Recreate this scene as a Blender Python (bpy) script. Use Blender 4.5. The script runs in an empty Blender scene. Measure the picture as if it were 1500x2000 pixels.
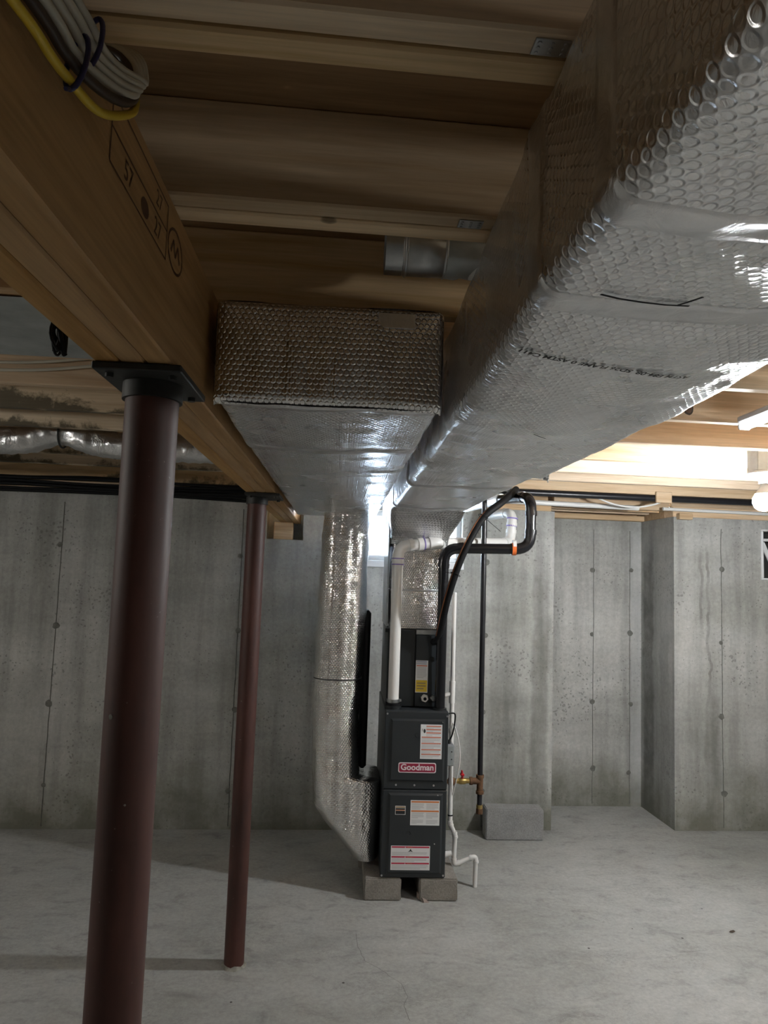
import bpy, math, random
from mathutils import Vector, Matrix, noise
random.seed(7)
C = bpy.context.scene.collection
SC = bpy.context.scene
# ------------------------------------------------------------------ camera
F, CAM_H = 1390.0, 1.67
psi, th, ph = math.atan(76/1390.0), math.atan(128/1390.0), 0.034
w = Vector((math.sin(psi)*math.cos(th), math.cos(psi)*math.cos(th), math.sin(th)))
r = Vector((math.cos(psi), -math.sin(psi), 0)); u = r.cross(w)
r2 = r*math.cos(ph) + u*math.sin(ph); u2 = -r*math.sin(ph) + u*math.cos(ph)
cd = bpy.data.cameras.new('camera'); cam = bpy.data.objects.new('camera', cd); C.objects.link(cam)
m = Matrix((r2, u2, -w)).transposed().to_4x4(); m.translation = Vector((0, 0, CAM_H))
cam.matrix_world = m
cd.sensor_fit = 'VERTICAL'; cd.sensor_height = 36.0; cd.sensor_width = 27.0
cd.lens = 36.0*F/2000.0; cd.clip_start = 0.02
SC.camera = cam
# ------------------------------------------------------------------ sky, exposure
wd = bpy.data.worlds.new('sky'); SC.world = wd; wd.use_nodes = True
bg = wd.node_tree.nodes['Background']
bg.inputs[0].default_value = (0.66, 0.82, 1.0, 1); bg.inputs[1].default_value = 70.0
vs = SC.view_settings
vs.view_transform = 'Standard'; vs.look = 'None'; vs.gamma = 1.0; vs.use_curve_mapping = False
vs.exposure = 0.76
BULB_RIGHT, BULB_LEFT, BULB_NEAR, TUBE = 740.0, 420.0, 300.0, 8.0      # emission strengths of the lamps
# daylight: a portal guiding the sky through the back wall's basement window
pl = bpy.data.lights.new('window_portal', 'AREA'); pl.shape = 'RECTANGLE'; pl.size = 0.62; pl.size_y = 0.36
pl.cycles.is_portal = True
po = bpy.data.objects.new('window_portal', pl); C.objects.link(po)
po.location = (0.48, 5.17, 1.98); po.rotation_euler = (math.radians(-90), 0, 0)
D = math.radians(1.9)                                  # walls and joists stand 1.9 degrees off the beam's square
CD, SD = math.cos(D), math.sin(D)
def UV(uu, v, z): return Vector((uu*CD - v*SD, uu*SD + v*CD, z))

# ------------------------------------------------------------------ materials
def new_mat(name):
    m = bpy.data.materials.new(name); m.use_nodes = True
    nt = m.node_tree; b = nt.nodes['Principled BSDF']
    return m, nt, b
def N(nt, t, **k):
    n = nt.nodes.new(t)
    for a, v in k.items():
        if a.startswith('i_'): n.inputs[int(a[2:])].default_value = v
        else: setattr(n, a, v)
    return n
def lk(nt, a, b): nt.links.new(a, b)
def math_(nt, op, a, b=None, c=None):
    n = nt.nodes.new('ShaderNodeMath'); n.operation = op
    for i, x in enumerate((a, b, c)):
        if x is None: continue
        if isinstance(x, (int, float)): n.inputs[i].default_value = x
        else: lk(nt, x, n.inputs[i])
    return n.outputs[0]
def ramp(nt, fac, stops):
    n = nt.nodes.new('ShaderNodeValToRGB'); e = n.color_ramp.elements
    while len(e) < len(stops): e.new(0.5)
    for x, (p, c) in zip(e, stops):
        x.position = p; x.color = (c[0], c[1], c[2], 1) if not isinstance(c, (int, float)) else (c, c, c, 1)
    lk(nt, fac, n.inputs[0]); return n.outputs[0]
def mix(nt, fac, a, b, mode='MIX'):
    n = nt.nodes.new('ShaderNodeMix'); n.data_type = 'RGBA'; n.blend_type = mode
    for s, x in ((n.inputs[0], fac), (n.inputs[6], a), (n.inputs[7], b)):
        if isinstance(x, (int, float)): s.default_value = x
        elif isinstance(x, tuple): s.default_value = (*x, 1)
        else: lk(nt, x, s)
    return n.outputs[2]
def coords(nt, scale=(1, 1, 1), rnd=False, src='Object'):
    tc = nt.nodes.new('ShaderNodeTexCoord'); mp = nt.nodes.new('ShaderNodeMapping')
    mp.inputs['Scale'].default_value = scale
    o = tc.outputs[src]
    if rnd:
        oi = nt.nodes.new('ShaderNodeObjectInfo')
        a = nt.nodes.new('ShaderNodeVectorMath'); a.operation = 'MULTIPLY_ADD'
        a.inputs[0].default_value = (37, 11, 5)
        lk(nt, oi.outputs['Random'], a.inputs[1]); lk(nt, o, a.inputs[2]); o = a.outputs[0]
    lk(nt, o, mp.inputs[0]); return mp.outputs[0]
def noise_(nt, vec, scale, detail=4, rough=0.55, dist=0):
    n = nt.nodes.new('ShaderNodeTexNoise')
    n.inputs['Scale'].default_value = scale; n.inputs['Detail'].default_value = detail
    n.inputs['Roughness'].default_value = rough; n.inputs['Distortion'].default_value = dist
    lk(nt, vec, n.inputs['Vector']); return n.outputs[0]
def bump(nt, b, h, strength=0.3, dist=0.01):
    n = nt.nodes.new('ShaderNodeBump'); n.inputs['Strength'].default_value = strength
    n.inputs['Distance'].default_value = dist
    lk(nt, h, n.inputs['Height']); lk(nt, n.outputs[0], b.inputs['Normal'])
def plain(name, col, rough=0.5, metal=0.0, nscale=0, namp=0.25, spec=0.5, emit=None, es=0, bmp=0):
    m, nt, b = new_mat(name)
    b.inputs['Base Color'].default_value = (*col, 1); b.inputs['Roughness'].default_value = rough
    b.inputs['Metallic'].default_value = metal; b.inputs['Specular IOR Level'].default_value = spec
    if nscale:
        n = noise_(nt, coords(nt), nscale, 5, 0.6)
        f = ramp(nt, n, [(0.3, 1-namp), (0.7, 1+namp*0.4)])
        lk(nt, mix(nt, 1.0, tuple(col), f, 'MULTIPLY'), b.inputs['Base Color'])
        if bmp: bump(nt, b, n, bmp, 0.004)
    if emit:
        b.inputs['Emission Color'].default_value = (*emit, 1); b.inputs['Emission Strength'].default_value = es
    return m

def concrete_wall(name):
    m, nt, b = new_mat(name); p = coords(nt)
    n1 = noise_(nt, p, 1.1, 7, 0.62, 0.4)
    base = ramp(nt, n1, [(0.28, (0.30, 0.30, 0.275)), (0.5, (0.435, 0.435, 0.415)), (0.72, (0.525, 0.525, 0.51))])
    st = noise_(nt, coords(nt, (7, 7, 0.55)), 1.0, 5, 0.6)
    base = mix(nt, 1.0, base, ramp(nt, st, [(0.3, 0.62), (0.55, 1.0), (0.8, 1.15)]), 'MULTIPLY')
    hb = noise_(nt, coords(nt, (0.5, 0.5, 2.4)), 1.0, 4, 0.6, 0.3)
    base = mix(nt, 1.0, base, ramp(nt, hb, [(0.35, 0.80), (0.6, 1.05)]), 'MULTIPLY')
    fine = noise_(nt, p, 42, 5, 0.7)
    base = mix(nt, 1.0, base, ramp(nt, fine, [(0.25, 0.80), (0.7, 1.1)]), 'MULTIPLY')
    wp = nt.nodes.new('ShaderNodeVectorMath'); wp.operation = 'MULTIPLY_ADD'
    wn = N(nt, 'ShaderNodeTexNoise'); wn.inputs['Scale'].default_value = 16; lk(nt, p, wn.inputs['Vector'])
    lk(nt, wn.outputs[1], wp.inputs[0]); wp.inputs[1].default_value = (0.05, 0.05, 0.05); lk(nt, p, wp.inputs[2])
    vo = N(nt, 'ShaderNodeTexVoronoi'); vo.inputs['Scale'].default_value = 36; lk(nt, wp.outputs[0], vo.inputs['Vector'])
    msk = noise_(nt, p, 2.3, 4, 0.6)
    thr = math_(nt, 'MULTIPLY', ramp(nt, msk, [(0.36, 0.0), (0.70, 1.0)]), 0.34)
    pit = math_(nt, 'LESS_THAN', vo.outputs['Distance'], thr)
    base = mix(nt, math_(nt, 'MULTIPLY', pit, 0.5), base, (0.13, 0.13, 0.12))
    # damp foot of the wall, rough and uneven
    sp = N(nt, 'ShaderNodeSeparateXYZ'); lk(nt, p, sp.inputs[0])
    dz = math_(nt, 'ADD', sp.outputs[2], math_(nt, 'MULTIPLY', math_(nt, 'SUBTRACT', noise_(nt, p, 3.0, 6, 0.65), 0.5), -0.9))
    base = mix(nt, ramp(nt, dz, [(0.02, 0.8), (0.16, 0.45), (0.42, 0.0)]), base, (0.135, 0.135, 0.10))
    # damp streaks at fixed places: left of the alcove edge, in the alcove corner, drip lines on the right
    def streak(u0, wd_, z0, z1, wob, amt, base, sc=2.5, ax=0, col=(0.11, 0.11, 0.095)):
        nn = noise_(nt, coords(nt, (0.01, 0.01, 1)), sc, 5, 0.6)
        du = math_(nt, 'ABSOLUTE', math_(nt, 'SUBTRACT', math_(nt, 'SUBTRACT', sp.outputs[ax], u0), math_(nt, 'MULTIPLY', math_(nt, 'SUBTRACT', nn, 0.5), wob)))
        f = math_(nt, 'SUBTRACT', 1.0, math_(nt, 'DIVIDE', du, wd_)); f = math_(nt, 'MAXIMUM', f, 0.0)
        f = math_(nt, 'MINIMUM', math_(nt, 'MULTIPLY', f, 3.0), 1.0)
        zz = math_(nt, 'ADD', sp.outputs[2], math_(nt, 'MULTIPLY', math_(nt, 'SUBTRACT', noise_(nt, p, 6, 4), 0.5), 0.5))
        for q in (math_(nt, 'SUBTRACT', zz, z0-0.12), math_(nt, 'SUBTRACT', z1+0.12, zz)):
            f = math_(nt, 'MULTIPLY', f, math_(nt, 'MINIMUM', math_(nt, 'MAXIMUM', math_(nt, 'MULTIPLY', q, 4.0), 0.0), 1.0))
        f = math_(nt, 'MULTIPLY', f, ramp(nt, noise_(nt, p, 3.7, 5, 0.65), [(0.35, 0.35), (0.6, 1.0)]))
        return mix(nt, math_(nt, 'MULTIPLY', f, amt), base, col)
    base = streak(1.55, 0.07, 0.0, 1.85, 0.10, 0.5, base)
    base = streak(2.72, 0.012, 1.35, 1.88, 0.09, 0.45, base, 4)
    base = streak(2.77, 0.012, 0.95, 1.9, 0.16, 0.5, base, 3.1)
    base = streak(2.80, 0.06, 0.1, 0.9, 0.2, 0.4, base)
    base = streak(2.475, 0.05, 0.0, 2.2, 0.004, 0.5, base, col=(0.47, 0.48, 0.49))
    base = streak(5.28, 0.10, 0.0, 1.95, 0.12, 0.7, base, 3, 1, (0.09, 0.09, 0.08))
    base = streak(5.02, 0.08, 0.0, 1.3, 0.15, 0.35, base, 3, 1, (0.11, 0.11, 0.10))
    lk(nt, base, b.inputs['Base Color']); b.inputs['Roughness'].default_value = 0.85
    b.inputs['Specular IOR Level'].default_value = 0.25
    h = math_(nt, 'SUBTRACT', fine, math_(nt, 'MULTIPLY', pit, 0.8)); bump(nt, b, h, 0.35, 0.004)
    return m
def concrete_floor():
    m, nt, b = new_mat('floor_concrete'); p = coords(nt)
    n1 = noise_(nt, p, 0.8, 6, 0.6, 0.3)
    base = ramp(nt, n1, [(0.3, (0.275, 0.278, 0.262)), (0.5, (0.365, 0.368, 0.352)), (0.7, (0.43, 0.433, 0.42))])
    n2 = noise_(nt, coords(nt, (1, 1.7, 1)), 5.5, 10, 0.74, 0.5)
    base = mix(nt, 1.0, base, ramp(nt, n2, [(0.3, 0.62), (0.46, 0.95), (0.7, 1.10)]), 'MULTIPLY')
    n3 = noise_(nt, p, 48, 5, 0.75)
    base = mix(nt, 1.0, base, ramp(nt, n3, [(0.28, 0.80), (0.7, 1.12)]), 'MULTIPLY')
    sw = noise_(nt, coords(nt, (1, 1.8, 1)), 7, 7, 0.78, 1.2)
    scr = ramp(nt, math_(nt, 'ABSOLUTE', math_(nt, 'SUBTRACT', sw, 0.5)), [(0.0, 1.0), (0.012, 0.0)])
    mk = ramp(nt, noise_(nt, p, 1.9, 4, 0.6), [(0.46, 0.0), (0.62, 0.75)])
    base = mix(nt, math_(nt, 'MULTIPLY', scr, mk), base, (0.13, 0.127, 0.115))
    vo = N(nt, 'ShaderNodeTexVoronoi'); vo.inputs['Scale'].default_value = 5; lk(nt, p, vo.inputs['Vector'])
    base = mix(nt, math_(nt, 'LESS_THAN', vo.outputs['Distance'], 0.03), base, (0.06, 0.055, 0.05))
    lk(nt, base, b.inputs['Base Color']); b.inputs['Roughness'].default_value = 0.62
    b.inputs['Specular IOR Level'].default_value = 0.35
    bump(nt, b, math_(nt, 'ADD', n2, math_(nt, 'MULTIPLY', n3, 0.3)), 0.12, 0.006)
    return m
def block_mat(name, col):
    m, nt, b = new_mat(name); p = coords(nt)
    f = noise_(nt, p, 130, 4, 0.8); g = noise_(nt, p, 9, 5, 0.6)
    base = mix(nt, 1.0, col, ramp(nt, f, [(0.3, 0.62), (0.65, 1.15)]), 'MULTIPLY')
    base = mix(nt, 1.0, base, ramp(nt, g, [(0.3, 0.8), (0.7, 1.08)]), 'MULTIPLY')
    lk(nt, base, b.inputs['Base Color']); b.inputs['Roughness'].default_value = 0.92
    bump(nt, b, f, 0.6, 0.004); return m
def wood(name, light, dark, stain=0.0, knots=0.16):
    m, nt, b = new_mat(name)
    p = coords(nt, (1.0, 16, 16), True); q = coords(nt, (1, 1, 1), True)
    n1 = noise_(nt, p, 1.6, 6, 0.6, 0.6); n2 = noise_(nt, coords(nt, (3, 90, 90), True), 1.5, 3, 0.6)
    base = ramp(nt, n1, [(0.3, dark), (0.55, light), (0.78, tuple(min(1, c*1.12) for c in light))])
    base = mix(nt, 1.0, base, ramp(nt, n2, [(0.3, 0.86), (0.7, 1.06)]), 'MULTIPLY')
    oi = N(nt, 'ShaderNodeObjectInfo')
    hs = N(nt, 'ShaderNodeHueSaturation')
    lk(nt, math_(nt, 'MULTIPLY_ADD', oi.outputs['Random'], 0.35, 0.82), hs.inputs['Value'])
    lk(nt, math_(nt, 'MULTIPLY_ADD', math_(nt, 'FRACT', math_(nt, 'MULTIPLY', oi.outputs['Random'], 7.3)), 0.35, 0.8), hs.inputs['Saturation'])
    lk(nt, base, hs.inputs['Color']); base = hs.outputs[0]
    vo = N(nt, 'ShaderNodeTexVoronoi'); vo.inputs['Scale'].default_value = 4.4
    lk(nt, coords(nt, (1, 1.6, 1.6), True), vo.inputs['Vector'])
    kd = math_(nt, 'ADD', vo.outputs['Distance'], math_(nt, 'MULTIPLY', math_(nt, 'SUBTRACT', noise_(nt, q, 40, 2), 0.5), 0.05))
    kc = math_(nt, 'GREATER_THAN', N_sep(nt, vo.outputs['Color']), 0.25)
    kn = math_(nt, 'MULTIPLY', ramp(nt, kd, [(0.03, 1.0), (0.055, 0.75), (0.075, 0.0)]), kc)
    base = mix(nt, math_(nt, 'MULTIPLY', kn, 0.8 if knots else 0), base, tuple(c*0.28 for c in dark))
    if stain:
        s1 = noise_(nt, coords(nt, (1, 3, 1), True), 3.2, 8, 0.7, 0.2)
        sp = N(nt, 'ShaderNodeSeparateXYZ'); lk(nt, coords(nt), sp.inputs[0])
        low = math_(nt, 'MULTIPLY_ADD', sp.outputs[2], -2.2, -0.02)      # the damp sat low on these planks
        s = ramp(nt, math_(nt, 'ADD', s1, low), [(0.60, 0.0), (0.68, stain)])
        base = mix(nt, s, base, (0.035, 0.03, 0.015))
    lk(nt, base, b.inputs['Base Color']); b.inputs['Roughness'].default_value = 0.62
    b.inputs['Specular IOR Level'].default_value = 0.3
    bump(nt, b, n2, 0.12, 0.002); return m
def N_sep(nt, c):
    s = nt.nodes.new('ShaderNodeSeparateColor'); lk(nt, c, s.inputs[0]); return s.outputs[0]
def foil(name, bubbles=True, rough=0.24, col=(0.78, 0.78, 0.79), pitch=0.0118, strength=0.75, crumple=0.35):
    m, nt, b = new_mat(name)
    tc = N(nt, 'ShaderNodeTexCoord')
    p = tc.outputs['UV']
    obj = coords(nt)
    cr = noise_(nt, obj, 22, 5, 0.62, 1.2)
    h = math_(nt, 'MULTIPLY', cr, crumple)
    big = noise_(nt, obj, 5, 3, 0.6)
    if bubbles:
        off = N(nt, 'ShaderNodeVectorMath', operation='MULTIPLY_ADD')
        off.inputs[1].default_value = (1/pitch, 1/pitch, 0); off.inputs[2].default_value = (2000, 1732.0508*2, 0)
        wob = N(nt, 'ShaderNodeVectorMath', operation='MULTIPLY_ADD')
        nz = N(nt, 'ShaderNodeTexNoise'); nz.inputs['Scale'].default_value = 9; lk(nt, p, nz.inputs['Vector'])
        lk(nt, nz.outputs[1], wob.inputs[0]); wob.inputs[1].default_value = (0.006, 0.006, 0); lk(nt, p, wob.inputs[2])
        lk(nt, wob.outputs[0], off.inputs[0])
        ds = []
        for sh in ((0.5, 0.866, 0), (0, 0, 0)):
            a = N(nt, 'ShaderNodeVectorMath', operation='ADD'); a.inputs[1].default_value = sh; lk(nt, off.outputs[0], a.inputs[0])
            md = N(nt, 'ShaderNodeVectorMath', operation='MODULO'); md.inputs[1].default_value = (1, 1.7320508, 1); lk(nt, a.outputs[0], md.inputs[0])
            s = N(nt, 'ShaderNodeVectorMath', operation='SUBTRACT'); s.inputs[1].default_value = (0.5, 0.8660254, 0); lk(nt, md.outputs[0], s.inputs[0])
            l = N(nt, 'ShaderNodeVectorMath', operation='LENGTH'); lk(nt, s.outputs[0], l.inputs[0]); ds.append(l.outputs['Value'])
        d = math_(nt, 'MINIMUM', *ds)
        dome = N(nt, 'ShaderNodeMapRange', interpolation_type='SMOOTHSTEP')
        dome.inputs[1].default_value = 0.50; dome.inputs[2].default_value = 0.30
        lk(nt, d, dome.inputs[0])
        amt = ramp(nt, big, [(0.25, 0.65), (0.55, 1.0)])
        h = math_(nt, 'ADD', h, math_(nt, 'MULTIPLY', dome.outputs[0], math_(nt, 'MULTIPLY', amt, 0.55)))
        # pressed crease lines running across the roll
        sp = N(nt, 'ShaderNodeSeparateXYZ'); lk(nt, p, sp.inputs[0])
        lin = noise_(nt, coords(nt, (38, 0.6, 1), src='UV'), 1.0, 3, 0.6)
        h = math_(nt, 'ADD', h, math_(nt, 'MULTIPLY', ramp(nt, lin, [(0.36, 0.0), (0.46, 1.0)]), 0.45))
    rr = math_(nt, 'MULTIPLY_ADD', big, 0.22, rough-0.10)
    lk(nt, rr, b.inputs['Roughness'])
    b.inputs['Metallic'].default_value = 1.0
    lk(nt, mix(nt, ramp(nt, cr, [(0.35, 0.0), (0.7, 1.0)]), tuple(c*0.86 for c in col), col), b.inputs['Base Color'])
    bump(nt, b, h, strength, 0.0045)
    return m
M = {}
M['wall'] = concrete_wall('poured_concrete'); M['floor'] = concrete_floor()
M['block'] = block_mat('block_tan', (0.30, 0.275, 0.245)); M['block_grey'] = block_mat('block_grey', (0.31, 0.31, 0.31))
M['joist'] = wood('spruce', (0.66, 0.50, 0.34), (0.54, 0.37, 0.225))
M['joist_brown'] = wood('spruce_brown', (0.56, 0.39, 0.225), (0.42, 0.26, 0.13))
M['joist_near'] = wood('spruce_aged', (0.66, 0.51, 0.33), (0.50, 0.35, 0.19))
M['joist_stain'] = wood('spruce_stained', (0.70, 0.54, 0.35), (0.58, 0.42, 0.25), stain=0.85)
M['beam'] = wood('fir_beam', (0.48, 0.30, 0.145), (0.35, 0.20, 0.085))
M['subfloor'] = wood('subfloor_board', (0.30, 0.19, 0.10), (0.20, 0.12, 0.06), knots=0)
M['foil'] = foil('bubble_foil', rough=0.27, strength=0.44, crumple=0.9, pitch=0.0148, col=(0.84, 0.84, 0.85))
M['foil_panel'] = foil('bubble_foil_panel', rough=0.17, strength=0.8, crumple=0.4, pitch=0.0130, col=(0.80, 0.79, 0.78))
M['foil_far'] = foil('bubble_foil_far', rough=0.24, strength=0.6, crumple=0.9, pitch=0.0130, col=(0.84, 0.84, 0.85)); M['foil_fine'] = foil('bubble_foil_shiny', rough=0.13, pitch=0.0118, strength=0.5, crumple=0.9, col=(0.92, 0.905, 0.895))
M['tape'] = foil('foil_tape', False, rough=0.30, col=(0.76, 0.76, 0.77), strength=0.7, crumple=0.9)
M['flex'] = foil('flex_foil', False, rough=0.30, strength=0.8, crumple=1.4)
M['galv'] = plain('galvanised', (0.55, 0.57, 0.58), 0.32, 1.0, 14, 0.25)
M['galv_dull'] = plain('galvanised_dull', (0.42, 0.45, 0.45), 0.5, 0.6, 6, 0.35)
def red_paint():
    m, nt, b = new_mat('red_oxide_paint'); p = coords(nt)
    n1 = noise_(nt, coords(nt, (1, 1, 0.25)), 9, 6, 0.65); n2 = noise_(nt, p, 70, 3, 0.7)
    base = ramp(nt, n1, [(0.3, (0.030, 0.011, 0.008)), (0.55, (0.068, 0.022, 0.016)), (0.8, (0.10, 0.038, 0.028))])
    base = mix(nt, ramp(nt, n2, [(0.70, 0.0), (0.74, 0.6)]), base, (0.25, 0.2, 0.17))
    lk(nt, base, b.inputs['Base Color']); lk(nt, ramp(nt, n1, [(0.3, 0.48), (0.7, 0.65)]), b.inputs['Roughness'])
    return m
M['red'] = red_paint()
M['steel_dark'] = plain('dark_steel', (0.035, 0.035, 0.033), 0.55, 0.3, 20, 0.4)
M['grout'] = plain('grout', (0.30, 0.29, 0.25), 0.9, 0, 40, 0.5)
M['furnace'] = plain('charcoal_enamel', (0.024, 0.028, 0.031), 0.38, 0.0, 5, 0.15)
M['furnace_dark'] = plain('black_enamel', (0.012, 0.014, 0.015), 0.4)
M['black'] = plain('black_rubber', (0.007, 0.007, 0.008), 0.65, 0, 30, 0.2, spec=0.2)
M['black_pipe'] = plain('black_pipe', (0.010, 0.010, 0.012), 0.22)
M['black_iron'] = plain('black_iron', (0.012, 0.012, 0.015), 0.35, 0.0, 40, 0.3)
M['pvc'] = plain('white_pvc', (0.72, 0.71, 0.69), 0.32)
M['white_metal'] = plain('white_enamel', (0.75, 0.76, 0.77), 0.35)
M['primer'] = plain('purple_primer', (0.22, 0.17, 0.45), 0.4)
M['copper'] = plain('copper', (0.30, 0.13, 0.07), 0.35, 1.0)
M['brass'] = plain('brass', (0.50, 0.36, 0.13), 0.35, 0.9, 30, 0.3)
M['rust'] = plain('rusty_iron', (0.15, 0.075, 0.035), 0.75, 0.2, 45, 0.5)
M['red_plastic'] = plain('red_handle', (0.45, 0.01, 0.02), 0.35)
M['grey_plastic'] = plain('grey_box', (0.20, 0.21, 0.225), 0.45, 0, 20, 0.15)
M['paper'] = plain('label_white', (0.72, 0.72, 0.72), 0.5)
M['orange'] = plain('label_orange', (0.62, 0.20, 0.06), 0.5)
M['salmon'] = plain('label_salmon', (0.58, 0.17, 0.10), 0.5)
M['crimson'] = plain('label_red', (0.50, 0.03, 0.07), 0.5)
M['yellow_label'] = plain('label_yellow', (0.70, 0.50, 0.04), 0.5)
M['ink'] = plain('print_grey', (0.45, 0.45, 0.46), 0.6)
M['ink_black'] = plain('print_black', (0.03, 0.03, 0.03), 0.6)
M['blue_ink'] = plain('print_blue', (0.12, 0.16, 0.28), 0.6)
M['badge'] = plain('badge_red', (0.27, 0.015, 0.045), 0.3)
M['badge_edge'] = plain('badge_silver', (0.72, 0.66, 0.67), 0.3)
M['tan'] = plain('sticker_tan', (0.30, 0.22, 0.12), 0.5)
M['screw'] = plain('screw_zinc', (0.65, 0.65, 0.65), 0.3, 1.0)
M['orange_sticker'] = plain('sticker_orange', (0.75, 0.16, 0.03), 0.5)
M['cable_white'] = plain('cable_white', (0.50, 0.48, 0.40), 0.45)
M['cable_yellow'] = plain('cable_yellow', (0.60, 0.43, 0.03), 0.4)
M['cable_brown'] = plain('cable_brown', (0.045, 0.03, 0.02), 0.5)
M['tie_blue'] = plain('tie_blue', (0.02, 0.02, 0.09), 0.4)
M['bulb'] = plain('bulb_glow', (0.9, 0.9, 0.9), 0.4, emit=(0.95, 0.985, 1.0), es=BULB_RIGHT)
M['bulb_left'] = plain('bulb_glow_warm', (0.9, 0.9, 0.9), 0.4, emit=(1.0, 0.98, 0.92), es=BULB_LEFT)
M['bulb_near'] = plain('bulb_glow_near', (0.9, 0.9, 0.9), 0.4, emit=(1.0, 0.975, 0.93), es=BULB_NEAR)
M['tube'] = plain('tube_glow', (0.9, 0.9, 0.9), 0.4, emit=(0.93, 0.98, 1.0), es=TUBE)
M['slate'] = plain('slate_chip', (0.30, 0.24, 0.21), 0.8, 0, 30, 0.3)
M['dark_void'] = plain('dark_recess', (0.03, 0.03, 0.028), 0.9)
M['seam'] = plain('seam_concrete', (0.17, 0.17, 0.155), 0.9, 0, 30, 0.4)
M['knot'] = plain('knot_heart', (0.13, 0.075, 0.045), 0.6, 0, 60, 0.4)
M['stamp'] = plain('grade_stamp_ink', (0.10, 0.045, 0.02), 0.7)
def glass():
    m, nt, b = new_mat('window_glass')
    b.inputs['Base Color'].default_value = (0.97, 0.99, 1, 1); b.inputs['Roughness'].default_value = 0.02
    b.inputs['Transmission Weight'].default_value = 1.0; b.inputs['IOR'].default_value = 1.05
    return m
M['glass'] = glass()

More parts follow.
